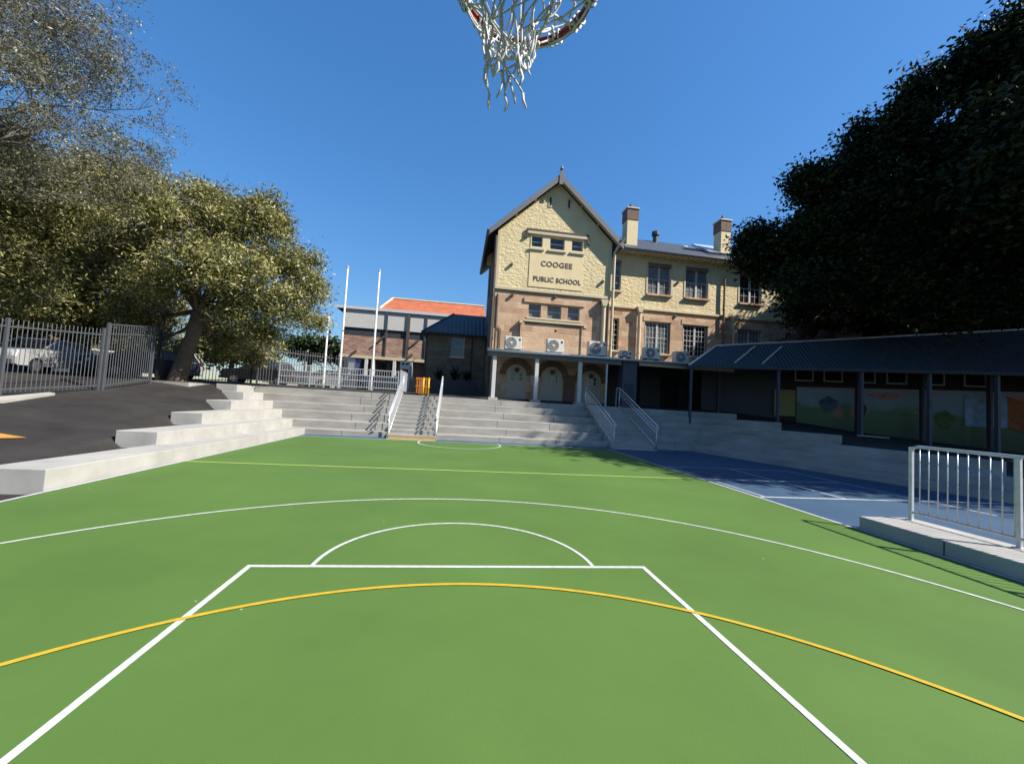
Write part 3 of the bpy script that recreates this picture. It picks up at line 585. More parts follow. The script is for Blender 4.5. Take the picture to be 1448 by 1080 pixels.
for x0, x1, zt in ((11.6, 12.44, 16.66), (19.15, 19.95, 16.66), (27.0, 27.8, 16.5)):
    c = box(x0, x1, 27.6, 28.5, 13.0, 15.82).build('chimney', M['cream'], sb, bevel=.02)
    box(x0-.03, x1+.03, 27.57, 28.53, 15.822, zt).build('chimney_head', M['brown'], c)
    box(x0-.08, x1+.08, 27.52, 28.58, zt, zt+.1).build('chimney_coping', M['trim'], c)
    for k in (.5,): MB().tube([((x0+(x1-x0)*k), 28.05, zt+.1), ((x0+(x1-x0)*k), 28.05, zt+.4), ((x0+(x1-x0)*k), 28.05, zt+.62)], [.2, .14, .03], 10).build('chimney_pot', M['moulding'], c)
MB().cyl((15.2, 30.3), .2, 15.4, 16.1, 10).cyl((15.2, 30.3), .3, 16.1, 16.4, 10).build('roof_vent', M['slate'], sb)
MB().prism([(18.2, 27.6, 13.95), (20.2, 27.6, 13.95), (20.2, 30.0, 15.5), (18.2, 30, 15.5)], (0, -.1, .12)).build('skylight', M['galv'], sb)
MB().prism([(16.7, 28.3, 14.42), (18.0, 28.3, 14.42), (18.0, 28.8, 14.75), (16.7, 28.8, 14.75)], (0, -.05, .1)).build('skylight', M['galv'], sb)
# downpipes with rain heads
def downpipe(x, y, z0, z1, r, m, head=True, elbow=None):
    b = MB(); pts = [(x, y, z0), (x, y, z1)]
    if elbow: pts += [(x+elbow[0]*.3, y+elbow[1]*.3, z1+.3), (x+elbow[0], y+elbow[1], z1+.9)]
    b.tube(pts, r, 10)
    if head: b.prism([(x-.24, y-.17, z1+.05), (x+.24, y-.17, z1+.05), (x+.12, y-.17, z1-.35), (x-.12, y-.17, z1-.35)], (0, .3, 0))
    for k in range(int((z1-z0)/1.8)): b.cyl((x, y), r+.018, z0+.8+k*1.8, z0+.88+k*1.8, 10)
    b.build('downpipe', m, sb, smooth=False)
downpipe(8.72, GY-.16, 5.0, 8.45, .13, M['trim']); downpipe(9.28, GY-.14, 4.9, 11.6, .085, M['trim'], False, (.45, -.4))
downpipe(9.02, GY-.14, 4.9, 8.3, .06, M['moulding'], False); downpipe(9.7, WY-.2, 4.9, 12.2, .08, M['trim'], False)
downpipe(12.22, WY-.18, 4.9, 8.9, .12, M['trim']); downpipe(18.6, WY-.16, 4.9, 11.7, .075, M['brown'], False); downpipe(19.42, WY-.16, 4.9, 8.9, .09, M['trim'])
downpipe(1.72, GY-.05, 2.0, 11.9, .09, M['moulding'], False); downpipe(2.0, GY-.12, 4.9, 8.3, .05, M['moulding'], False)
# conduits, small fittings on the front
b = MB()
for x, z in ((2.75, 10.2), (8.6, 9.7), (8.55, 8.35), (5.6, 8.45), (2.9, 8.3), (14.95, 8.55), (15.05, 11.0), (5.7, 6.3)): b.box(x-.07, x+.07, GY-.16, GY-.004, z-.06, z+.08) if x < 9 else b.box(x-.07, x+.07, WY-.12, WY-.004, z-.06, z+.08)
b.tube([(2.3, GY-.05, 4.9), (2.3, GY-.05, 6.2), (2.05, GY-.05, 6.4), (2.05, GY-.05, 8.3)], .03, 6).build('wall_fitting', M['moulding'], sb)
# verandah
VY = 21.35
va = MB().prism([(1.5, VY, 4.52), (13.2, VY, 4.52), (13.2, WY-.01, 5.0), (9.12, WY-.01, 5.0), (9.12, GY-.005, 4.86), (1.5, GY-.005, 4.86)], (0, 0, .06)).build('verandah_roof', M['barge'], sb)
MB().tube([(1.42, VY-.06, 4.53), (13.2, VY-.06, 4.53)], .075, 8).build('verandah_gutter', M['galv'], sb, smooth=True)
box(1.5, 9.05, VY+.12, VY+.2, 4.22, 4.51).build('verandah_beam', M['barge'], sb); box(10.1, 16.0, VY+.12, VY+.2, 4.28, 4.53).build('verandah_beam', M['trim'], sb)
MB().prism([(13.2, VY, 4.52), (17.0, VY, 4.52), (17.0, WY-.01, 5.0), (13.2, WY-.01, 5.0)], (0, 0, .06)).build('verandah_roof', M['barge'], sb)
for x, w in ((1.86, .2), (4.2, .2), (6.66, .2), (8.2, .09)):
    p = box(x-w/2, x+w/2, VY+.1, VY+.1+w, 1.84, 4.22).build('verandah_post', M['white'], sb, bevel=.008)
    if w > .1: box(x-.25, x+.25, VY-.05, VY+.45, 1.80, 1.99).build('post_base', M['coping'], p, bevel=.01)
box(9.15, 10.0, VY+.15, VY+.75, 1.8, 4.5).build('pier', M['post'], sb, bevel=.01)
box(9.3, 9.85, VY+.12, VY+.148, 2.2, 3.2).build('pier_panel', M['dgrey'], sb)
def door(x0, x1, zs, zt, seen=True):
    """arched cream door with stone arch and a four pane light"""
    xm, r = (x0+x1)/2, (x1-x0)/2; y = GY-.03
    pts = [(x0, y, 2.0), (x1, y, 2.0), (x1, y, zs)]+[(xm+r*math.cos(R(a)), y, zs+(zt-zs)*math.sin(R(a))) for a in range(15, 180, 15)]+[(x0, y, zs)]
    d = MB().prism(pts, (0, .026, 0)).build('door', M['tgrey'], sb)
    zc = 3.33; hw = .4
    b = MB().box(xm-hw, xm+hw, y-.02, y-.002, 3.05, 3.12).box(xm-hw, xm+hw, y-.02, y-.002, 3.6, 3.67).box(xm-hw, xm-hw+.06, y-.02, y-.002, 3.12, 3.6).box(xm+hw-.06, xm+hw, y-.02, y-.002, 3.12, 3.6)
    b.box(xm-.03, xm+.03, y-.02, y-.002, 3.12, 3.6).box(xm-hw+.06, xm-.03, y-.018, y-.003, 3.34, 3.38).box(xm+.03, xm+hw-.06, y-.018, y-.003, 3.34, 3.38)
    w = b.build('window_frame', M['sash'], d); box(xm-hw+.05, xm+hw-.05, y-.010, y-.0035, 3.11, 3.61).build('pane', M['glass'], d)
    a = MB()
    for k in range(9):
        a0, a1 = R(k*20+1), R(k*20+19); rr0, rr1 = r+.03, r+.42; e = (zt-zs)
        q = [(xm+rr0*math.cos(a0), y-.03, zs+(e+.03)*math.sin(a0)), (xm+rr1*math.cos(a0), y-.03, zs+(e+.42)*math.sin(a0)), (xm+rr1*math.cos(a1), y-.03, zs+(e+.42)*math.sin(a1)), (xm+rr0*math.cos(a1), y-.03, zs+(e+.03)*math.sin(a1))]
        a.prism(q, (0, .05, 0))
    a.build('stone_arch', M['brown'], d)
    MB().cyl((xm, y-.1), .12, zt-.45, zt-.2, 10).build('bulkhead_lamp', M['moulding'], d)
door(2.82, 4.06, 3.45, 4.08); door(4.98, 6.32, 3.4, 4.08); door(7.45, 8.8, 3.3, 4.0)
box(6.42, 7.12, GY-.09, GY-.004, 2.0, 3.65).build('notice_cabinet', M['brown'], sb)
box(4.3, 4.62, GY-.12, GY-.004, 2.9, 3.5).build('meter_box', M['lgrey'], sb)
box(9.1, WX1, WY-.9, WY-.75, 1.8, 4.9).build('recess_wall', M['dgrey'], sb)
for x in (10.8, 13.6): box(x, x+1.3, WY-.94, WY-.902, 2.0, 4.1).build('dark_door', M['black'], sb)
# air conditioners on the verandah roof
def ac(x0, x1, z0, z1, label, y=VY+.45):
    w = x1-x0; a = thing('air_conditioner', ((x0+x1)/2, y, z0), label, 'air conditioner', 'air conditioner units on the verandah roof')
    box(x0, x1, y, y+.42, z0+.06, z1).build('casing', M['acw'], a, bevel=.02)
    cx, cz, r = x0+w*.38, (z0+z1)/2+.03, min((z1-z0)*.40, w*.33)
    g = MB()
    for q in (.35, .6, .8, 1.0): g.tube([(cx+r*q*math.cos(2*math.pi*i/20), y-.012, cz+r*q*math.sin(2*math.pi*i/20)) for i in range(20)], .008, 4, closed=True)
    for k in range(8): an = math.pi*k/8; g.tube([(cx-r*math.cos(an), y-.010, cz-r*math.sin(an)), (cx+r*math.cos(an), y-.010, cz+r*math.sin(an))], .006, 4)
    g.build('fan_guard', M['lgrey'], a)
    MB().prism([(cx+r*math.cos(2*math.pi*i/20), y-.005, cz+r*math.sin(2*math.pi*i/20)) for i in range(20)], (0, .004, 0)).build('fan', M['acg'], a)
    MB().prism([(cx+.07*math.cos(2*math.pi*i/10), y-.03, cz+.07*math.sin(2*math.pi*i/10)) for i in range(10)], (0, .012, 0)).build('fan_hub', M['acw'], a)
    box(x1-.16, x1-.05, y-.006, y-.001, z1-.22, z1-.1).build('badge', M['dgrey'], a)
    for xx in (x0+.08, x1-.16): box(xx, xx+.08, y-.02, y+.44, z0-.04, z0+.058).build('foot', M['black'], a)
    MB().tube([(x1+.01, y+.2, z0+.25), (x1+.12, y+.2, z0+.22), (x1+.16, y+.3, z0+.05), (x1+.2, GY-.2-y+y-1.5, z0)], .022, 6).build('pipe', M['acw'], a)
ac(2.4, 3.32, 4.66, 5.42, 'off white air conditioner at the left end of the verandah roof')
ac(4.78, 5.72, 4.66, 5.46, 'off white air conditioner on the verandah roof below the projecting stone panel')
ac(7.2, 8.22, 4.66, 5.52, 'off white air conditioner on the verandah roof beside the thick downpipe')
ac(9.1, 9.78, 4.7, 5.12, 'small air conditioner on the verandah roof just right of the gable corner')
ac(10.55, 11.5, 4.7, 5.42, 'air conditioner standing on the verandah roof under the first paired window')
ac(12.9, 13.8, 4.7, 5.45, 'half shaded air conditioner on the verandah roof next to the sloping walkway roof', VY+1.2)
# ------------------------------------------------------------ covered walkway on the right
A0 = Vector((12.3, 20.0, 0)); WD = Vector((.9135, -.4069, 0)); WN = Vector((.4069, .9135, 0))
def wk(t, k, z): q = A0+WD*t+WN*k; return Vector((q.x, q.y, z))
cw = thing('covered_walkway', (19, 18, 1), 'long open walkway shelter with blue grey corrugated roof and dark posts', 'shelter')
TE = 26.0; EZW = 4.27; sl_ = .68
MB().prism([wk(-.05, 0, EZW), wk(TE, 0, EZW+.1), wk(TE, 5.2, EZW+.1+5.2*sl_), wk(1.6, 2.0, EZW+2.0*sl_)], (0, 0, .05)).build('roof', M['roofblue'], cw)
MB().prism([wk(-.05, 0, EZW), wk(1.6, 2.0, EZW+2*sl_), wk(-.05, 4.0, EZW)], (0, 0, .05)).build('hip_roof', M['roofblue'], cw)
MB().prism([wk(1.62, 2.0, EZW+2*sl_), wk(TE, 5.25, EZW+.1+5.2*sl_), wk(TE, 10, EZW), wk(-.05, 4.05, EZW)], (0, 0, .05)).build('rear_roof', M['roofblue'], cw)
MB().tube([wk(-.05, 0, EZW+.06), wk(1.6, 2.0, EZW+2*sl_+.07), wk(TE, 5.2, EZW+.1+5.2*sl_+.07)], .06, 8).build('ridge_cap', M['galv'], cw, smooth=True)
MB().beam(wk(-.1, -.07, EZW-.03), wk(TE, -.07, EZW+.07), .13, .14).build('gutter', M['dgrey'], cw)
for t in (3.1, 4.4): MB().beam(wk(t-.9, .25, EZW+.25*sl_+.09), wk(t+.5, 1.95, EZW+1.95*sl_+.12), .06, .05).build('flashing', M['galv'], cw)
for t in (.07, 4.18, 7.69, 10.32, 12.76, 15.6, 18.4, 21.2):
    q = wk(t, .05, 0); gz = ground_z(q.x, q.y)-.1
    MB().beam((q.x, q.y, gz), (q.x, q.y, EZW), .14 if t > 6 else .11, .14 if t > 6 else .11, (0,1,0)).build('post', M['post'], cw)
for t in (1.92, 8.7, 11.5, 14.2, 17, 20):
    q = wk(t, 2.6, 0); MB().beam((q.x, q.y, .3), (q.x, q.y, EZW+1.2), .16, .16, (0,1,0)).build('inner_post', M['dgrey'], cw)
MB().beam(wk(7.5, .0, 1.12+.02), wk(8.6, -.35, 1.1+.02), .35, .06).build('post_plinth', M['concrete'], cw)
# wall behind the walkway with its painted mural
hb = thing('brick_hall', (24, 24, 1), 'dark brick hall behind the covered walkway carrying a painted mural', 'building')
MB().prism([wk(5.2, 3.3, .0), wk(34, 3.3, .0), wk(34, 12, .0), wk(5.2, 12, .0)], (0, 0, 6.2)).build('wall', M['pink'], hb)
MB().prism([wk(5.0, 3.1, 6.2), wk(34, 3.1, 6.2), wk(34, 12.2, 6.2), wk(5.0, 12.2, 6.2)], (0, 0, .12)).build('roof', M['dgrey'], hb)
mm = bpy.data.materials.new('mural_paint'); mm.use_nodes = True; n = mm.node_tree.nodes; l = mm.node_tree.links
g = n.new('ShaderNodeNewGeometry'); sp = n.new('ShaderNodeSeparateXYZ'); l.new(g.outputs['Position'], sp.inputs[0])
nz = n.new('ShaderNodeTexNoise'); nz.inputs['Scale'].default_value = .9; nz.inputs['Detail'].default_value = 6; l.new(g.outputs['Position'], nz.inputs['Vector'])
ma = n.new('ShaderNodeMath'); ma.operation = 'MULTIPLY_ADD'; ma.inputs[1].default_value = 1.5; l.new(nz.outputs[0], ma.inputs[0]); l.new(sp.outputs[2], ma.inputs[2])
mr = n.new('ShaderNodeMapRange'); mr.inputs[1].default_value = 1.8; mr.inputs[2].default_value = 4.6; l.new(ma.outputs[0], mr.inputs[0])
rp_ = n.new('ShaderNodeValToRGB'); e = rp_.color_ramp.elements; e[0].color = (.014, .04, .01, 1); e[1].color = (.18, .22, .27, 1)
for p_, c_ in ((.3, (.035, .075, .018, 1)), (.5, (.045, .09, .03, 1)), (.56, (.09, .14, .15, 1)), (.75, (.13, .18, .21, 1))): x_ = e.new(p_); x_.color = c_
l.new(mr.outputs[0], rp_.inputs[0])
n2 = n.new('ShaderNodeTexNoise'); n2.inputs['Scale'].default_value = .45; l.new(g.outputs['Position'], n2.inputs['Vector'])
r2 = n.new('ShaderNodeMapRange'); r2.inputs[1].default_value = .58; r2.inputs[2].default_value = .66; l.new(n2.outputs[0], r2.inputs[0])
mx = n.new('ShaderNodeMix'); mx.data_type = 'RGBA'; l.new(r2.outputs[0], mx.inputs[0]); l.new(rp_.outputs[0], mx.inputs[6]); mx.inputs[7].default_value = (.32, .09, .08, 1)
l.new(mx.outputs[2], n['Principled BSDF'].inputs['Base Color'])
mu = MB().prism([wk(6.1, 3.24, .5), wk(28, 3.24, .5), wk(28, 3.24, 3.95), wk(6.1, 3.24, 3.6)], WN*.05).build('mural', mm, hb)
MB().prism([wk(13.6, 3.2, 1.9), wk(15.3, 3.2, 1.9), wk(15.3, 3.2, 3.4), wk(14.6, 3.2, 3.75), wk(13.6, 3.2, 3.5)], WN*.03).build('painted_house', mat('mural_pale_blue', (.3, .42, .52), .8, var=.3, vscale=3), mu)
MB().prism([wk(15.3, 3.19, 1.9), wk(16.1, 3.19, 1.7), wk(16.1, 3.19, 3.2), wk(15.3, 3.19, 3.5)], WN*.03).build('painted_wall', mat('mural_rust', (.4, .13, .05), .8, var=.3, vscale=3), mu)
for t_, w_, z0_, z1_, c_ in ((7.2, .9, 2.3, 3.1, (.08, .12, .16)), (8.9, .5, 1.9, 2.9, (.04, .05, .06)), (9.5, 1.5, 3.1, 3.45, (.5, .22, .2)), (11.2, 1.1, 2.4, 2.9, (.30, .32, .18)), (12.4, .8, 1.7, 2.6, (.10, .16, .05)), (16.8, 1.2, 2.0, 3.0, (.2, .27, .36)), (18.6, .9, 1.6, 2.8, (.35, .25, .08))):
    MB().prism([wk(t_+w_*(.5+.5*math.cos(a)*(1+.18*math.sin(3*a))), 3.22, (z0_+z1_)/2+(z1_-z0_)/2*math.sin(a)*(1+.15*math.cos(4*a))) for a in [2*math.pi*i/16 for i in range(16)]], WN*.015).build('painted_shape', mat('mural_shape_paint', c_, .8, var=.35, vscale=4), mu)
MB().prism([wk(4.95, 3.1, 1.9), wk(6.0, 3.1, 1.9), wk(6.0, 3.1, 3.4), wk(4.95, 3.1, 3.4)], WN*.12).build('olive_board', mat('olive_board', (.3, .28, .10), .7), hb)
for t in (6.0, 7.4, 8.9, 10.3, 11.9, 13.6):
    f = MB()
    for a, b_, c_, d_ in ((0, .05, 0, 1), (.85, .9, 0, 1), (.05, .85, 0, .05)): f.prism([wk(t+a, 3.2, 3.95+c_), wk(t+b_, 3.2, 3.95+c_), wk(t+b_, 3.2, 3.95+d_), wk(t+a, 3.2, 3.95+d_)], WN*.09)
    w_ = f.build('window_frame', M['sash'], hb); MB().prism([wk(t+.05, 3.26, 4.0), wk(t+.85, 3.26, 4.0), wk(t+.85, 3.26, 4.95), wk(t+.05, 3.26, 4.95)], WN*.03).build('pane', M['glass'], w_)
MB().prism([wk(1.2, 3.8, 1.5), wk(5.1, 3.3, 1.5), wk(5.1, 3.6, 1.5), wk(1.2, 4.1, 1.5)], (0, 0, 3.3)).build('dark_wall', M['dgrey'], hb)
# ------------------------------------------------------------ annex, brick block and tiled house behind
an = thing('stone_annex', (-.5, 31, 2), 'low sandstone annex with a hipped grey metal roof left of the tall gable', 'building')
b = MB(); AY = 30.0; wall_holes(b, -2.6, 1.8, 1.8, 6.62, AY, [(-.74, .26, 4.95, 6.5)], .2); b.add([(-2.6, AY, 1.8), (-2.6, 37, 1.8), (-2.6, 37, 6.62), (-2.6, AY, 6.62)], [(3,2,1,0)]); b.build('wall', M['sandside'], an)
window(an, -.74, .26, 4.95, 6.5, AY+.1, 1, 1, .06)
MB().add([(-2.9, AY-.3, 6.6), (2.2, AY-.3, 6.6), (2.2, AY+1.9, 8.55), (-.72, AY+1.9, 8.55), (-2.9, 37, 6.6), (-.72, 36, 8.55), (2.2, 36, 8.55)], [(0,1,2,3), (3,2,6,5)]).build('roof', M['annexroof'], an)
MB().add([(-2.9, AY-.3, 6.6), (-.72, AY+1.9, 8.55), (-.72, 36, 8.55), (-2.9, 37.5, 6.6)], [(3,2,1,0)]).build('roof', M['annexroof2'], an)
MB().tube([(-2.95, AY-.35, 6.56), (2.2, AY-.35, 6.56)], .08, 8).tube([(-2.9, AY-.3, 6.63), (-.72, AY+1.9, 8.58)], .05, 6).build('gutter', M['dgrey'], an)
for x in (.8, -2.55): MB().tube([(x, AY-.1, 2), (x, AY-.1, 6.5)], .05, 8).build('downpipe', M['moulding'], an)
bb = thing('brick_block', (-7, 39, 2), 'long flat roofed block of brown brick below a pale grey band', 'building'); BYY = 38.0
box(-10.85, 2, BYY, 46, 7.85, 9.55).build('grey_band', M['lgrey'], bb); box(-10.8, 2, BYY+.12, 46, 7.1, 7.849).build('dark_glazing', M['dgrey'], bb)
box(-10.85, 2, BYY, 46, 5.32, 7.099).build('brick_wall', M['brick'], bb); box(-10.9, 2, BYY-.1, 46, 5.05, 5.319).build('white_band', M['trim'], bb)
box(-10.8, 2, BYY+.6, 46, 1.9, 5.049).build('lower_wall', M['brown'], bb)
MB().box(-11.5, 2, BYY-.13, 46.5, 9.551, 9.72).build('roof', M['dgrey'], bb); box(-11.55, 2, BYY-.16, BYY-.13, 9.52, 9.78).build('fascia', M['white'], bb)
for x in (-5.1, -3.35, -6.95): box(x, x+.28 if x < -5 and x > -6 else x+.1, BYY-.12, BYY-.001, 5.33, 9.5).build('downpipe', M['moulding'], bb)
for x, z in ((-7.6, 7.0), (-4.4, 7.0), (-9.9, 5.6), (-4.9, 5.6)): MB().prism([(x, BYY-.35, z-.25), (x+.5, BYY-.35, z+.2), (x+.55, BYY-.35, z+.05), (x+.05, BYY-.35, z-.4)], (0, .3, 0)).build('wall_bracket', M['moulding'], bb)
box(-10.2, -9.0, BYY-.3, BYY+.1, 2.4, 4.9).build('blue_board', M['bluesign'], bb); box(-9.95, -9.45, BYY-.33, BYY-.302, 3.9, 4.6).build('white_notice', M['white'], bb)
for x in (-8.6, -8.0, -6.1, -4.6): box(x, x+.25, BYY-.2, BYY+.3, 2, 5.0).build('column', M['white'], bb)
for x in (-7.6, -5.4): f = box(x, x+1.2, BYY+.5, BYY+.599, 3.2, 4.8).build('window', M['glass'], bb); box(x-.08, x+1.28, BYY+.52, BYY+.598, 3.0, 3.19).build('sill', M['sash'], f)
th = thing('tiled_house', (-4, 48, 2), 'house with bright terracotta tiled roof rising behind the brick block', 'house')
MB().add([(-8.9, 44, 11.05), (2.5, 44, 10.9), (2.5, 48, 13.2), (-8.3, 48, 13.2)], [(0,1,2,3)]).add([(-8.9, 44, 11.05), (-8.3, 48, 13.2), (-8.9, 53, 11)], [(2,1,0)]).build('roof', M['redtile'], th)
MB().tube([(-8.9, 44, 11.07), (-8.3, 48, 13.25)], .12, 6).tube([(-8.3, 48, 13.25), (2.5, 48, 13.25)], .12, 6).tube([(-8.9, 43.95, 11.0), (2.5, 43.95, 10.86)], .1, 6).build('ridge_tiles', M['trim'], th)
box(-8.5, 2.4, 44.5, 52, 2, 10.95).build('wall', M['lgrey'], th)
# low sandstone wall and planter with spiky plants near the annex
lw = thing('low_stone_wall', (-6.5, 33, 2), 'low pale sandstone wall in front of the brick block', 'wall')
MB().box(-8.6, -3.2, 33, 33.5, 1.9, 3.1).build('masonry', M['sand'], lw); box(-8.65, -3.15, 32.95, 33.55, 3.1, 3.22).build('coping', M['trim'], lw)
sg = thing('notice_sign', (-3.55, 27.5, 2), 'small white notice on the fence beside the stair top', 'sign')
p = at(573, 516, 27.5); box(p.x-.32, p.x+.32, 27.45, 27.5, p.z-.28, p.z+.28).build('board', M['white'], sg); 
for dx in (-.25, .25): box(p.x+dx-.02, p.x+dx+.02, 27.5, 27.54, 1.9, p.z+.2).build('post', M['galv'], sg)
MB().box(p.x-.22, p.x-.05, 27.44, 27.449, p.z-.02, p.z+.14).box(p.x+.03, p.x+.24, 27.44, 27.449, p.z, p.z+.13).build('dark_marks', M['dgrey'], sg)
pl = thing('planter', (-.6, 27, 2), 'dark planter of spiky leaved plants against the annex wall', 'planter')
box(-2.2, 1.2, 26.6, 28.2, 1.9, 3.0).build('box', M['dgrey'], pl, bevel=.02)
for i, (x, y, s_) in enumerate([(-1.3, 27.2, 1.0), (-.3, 27.4, 1.35), (.5, 27.1, 1.1)]):
    t = thing('spiky_plant', (x, y, 3.0), ('left', 'tallest middle', 'right')[i]+' spiky leaved plant in the dark planter by the annex', 'plant', 'spiky plants in the planter')
    vs = []
    for k in range(60):
        a = random.uniform(0, 6.28); e_ = random.uniform(.25, 1.45); L = s_*random.uniform(.7, 1.1); d = Vector((math.cos(a)*math.cos(e_), math.sin(a)*math.cos(e_), math.sin(e_))); sd = Vector((-math.sin(a), math.cos(a), 0))*.035
        b0 = Vector((x, y, 3.0)); m0 = b0+d*L*.55; tip = b0+d*L-Vector((0,0,.12*L))
        vs += [b0-sd*.5, m0-sd, tip, m0+sd]
    me = np_mesh('leaves', np.array([tuple(q) for q in vs]), 4, M['deep'], t); link('leaves', me, t, None)
# ------------------------------------------------------------ flagpoles
for px0, py0, px1, py1, Y, lab in ((461.5, 530, 465, 447, 27, 'shortest white flagpole, leftmost of the three beside the brick block'), (482, 530, 492, 379, 25, 'tallest white flagpole, middle one of the three near the blue board'), (528, 530, 537, 384, 25, 'white flagpole rightmost of the three, nearest the stair')):
    a, b_ = at(px0, py0, Y), at(px1, py1, Y); f = thing('flagpole', (b_.x, Y, 2), lab, 'flagpole', 'white flagpoles on the upper terrace')
    MB().tube([(b_.x, Y, 1.9), (b_.x, Y, 2.4), (b_.x, Y, b_.z)], [.085, .07, .05], 10).build('pole', M['white'], f, smooth=True)
    MB().tube([(b_.x, Y, b_.z), (b_.x, Y, b_.z+.06), (b_.x, Y, b_.z+.12)], [.06, .08, .02], 10).build('cap', M['white'], f, smooth=True)
    MB().cyl((b_.x, Y), .14, 1.9, 2.06, 12).build('base', M['galv'], f)
# ------------------------------------------------------------ fences
def fence(label, pts, h, m, pitch=.13, bay=2.6, pick=.016, spear=.12, group=None, rails=(.15, -.2), zf=None, postw=.07, cat='fence'):
    o = thing('picket_fence', (*pts[0], ground_z(*pts[0])), label, cat, group)
    for si, (a, b_) in enumerate(zip(pts[:-1], pts[1:])):
        a, b_ = Vector((*a, 0)), Vector((*b_, 0)); L = (b_-a).length; nb = max(1, round(L/bay)); d = (b_-a)/L
        for k in range(1 if si else 0, nb+1):
            q = a+d*(L*k/nb); z = ground_z(q.x, q.y); MB().box(q.x-postw/2, q.x+postw/2, q.y-postw/2, q.y+postw/2, z-.1, z+h+.03).build('post', m, o)
        for k in range(nb):
            q0, q1 = a+d*(L*k/nb), a+d*(L*(k+1)/nb); z0, z1 = ground_z(q0.x, q0.y), ground_z(q1.x, q1.y); mbp = MB()
            for rr in rails:
                hh = rr if rr > 0 else h+rr; mbp.beam((q0.x, q0.y, z0+hh), (q1.x, q1.y, z1+hh), .035, .04)
            n_ = int((L/nb)/pitch)
            for i in range(1, n_):
                f = i/n_; x, y = q0.x+(q1.x-q0.x)*f, q0.y+(q1.y-q0.y)*f; z = z0+(z1-z0)*f
                mbp.tube([(x, y, z+.06), (x, y, z+h-.04), (x, y, z+h)], [pick, pick, .004] if spear else [pick]*3, 4)
            mbp.build('picket_panel', m, o)
    return o
fence('tall grey spiked steel fence along the left of the sloping asphalt', [(-12.3, 9.0), (-12.1, 12.4), (-11.85, 15.0)], 2.05, M['fence'], .115, 1.9, .012, group='tall steel fences')
fence('tall grey steel gate panel next to the end of the left fence', [(-11.8, 15.1), (-12.1, 17.6)], 2.25, M['fence'], .12, 2.6, .012, spear=0, rails=(.15, -.02, -.35), group='tall steel fences')
fence('black spiked fence behind the leaning tree trunk', [(-12.3, 18.2), (-13.2, 21.4), (-10.6, 22.2)], 2.1, M['blackfence'], .13, 2.4, group='tall steel fences')
fence('tall dark fence behind the silver terrace balustrade', [(-10.5, 22.6), (-7.0, 25.6), (-6.6, 28)], 2.0, M['fence'], .13, 2.4, group='tall steel fences')
fence('low silver balustrade on the upper terrace behind the back seating', [(-9.6, 23.0), (-3.4, 23.3)], 1.15, M['galv'], .12, 1.5, .009, 0, rails=(.14, .5, .8, -.02), postw=.05, cat='balustrade')
fence('short silver balustrade running away beside the stair top', [(-3.3, 23.4), (-3.25, 26.8)], 1.25, M['galv'], .12, 1.7, .009, 0, rails=(.14, -.02), postw=.05, cat='balustrade')
kb = thing('concrete_edging', (-12, 13.5, 1.1), 'pale concrete pad at the foot of the tall left fence', 'kerb')
MB().prism([(-11.95, 11.6, ground_z(-11.95, 11.6)-.1), (-11.5, 11.9, ground_z(-11.5, 11.9)-.1), (-11.75, 13.5, ground_z(-11.75, 13.5)-.1), (-11.9, 13.5, ground_z(-11.9, 13.5)-.1)], (0, 0, .17)).build('pad', M['concrete'], kb)
tb = thing('tree_bed', (-12, 19.5, 1.75), 'raised mulch bed with timber edging round the leaning tree', 'garden bed')
gz = ground_z(-11.8, 19); MB().box(-13.4, -11.0, 18.1, 21.2, 1.3, 1.80).build('edging', M['concrete'], tb); box(-13.3, -11.1, 18.2, 21.1, 1.5, 1.83).build('mulch', M['mulch'], tb)
# ------------------------------------------------------------ trees
def leaves(name, blobs, m, parent, n, size, clump=.38, per=22, droop=0., shell=.55, aspect=2.2):
    """leaf-sized rhombi gathered in clumps spread through the shell of each blob (centre, radii, weight)"""
    tot = sum(b[2] for b in blobs); out = []
    for c, rad, w in blobs:
        nc = max(3, int(n*w/tot/per)); u = RNG.normal(size=(nc, 3)); u /= np.linalg.norm(u, axis=1)[:, None]
        r = (shell+(1-shell)*RNG.random(nc)**.6)[:, None]*(1+.16*RNG.normal(size=(nc, 1)))
        cc = np.array(c)+u*r*np.array(rad)
        cs = clump*(.6+.8*RNG.random((nc, 1)))
        lc = np.repeat(cc, per, 0)+RNG.normal(size=(nc*per, 3))*np.repeat(cs, per, 0)*.6*np.array([1, 1, .8])
        out.append(lc)
    P = np.concatenate(out); k = len(P)
    d = RNG.normal(size=(k, 3)); d[:, 2] = d[:, 2]*.6-droop; d /= np.linalg.norm(d, axis=1)[:, None]
    e = np.cross(d, RNG.normal(size=(k, 3))); e /= np.linalg.norm(e, axis=1)[:, None]
    s = (size*(.6+.8*RNG.random((k, 1))))
    V = np.stack([P-d*s, P+e*s/aspect, P+d*s, P-e*s/aspect], 1).reshape(-1, 3)
    me = np_mesh(name, V, 4, m, parent); return link(name, me, parent, None)
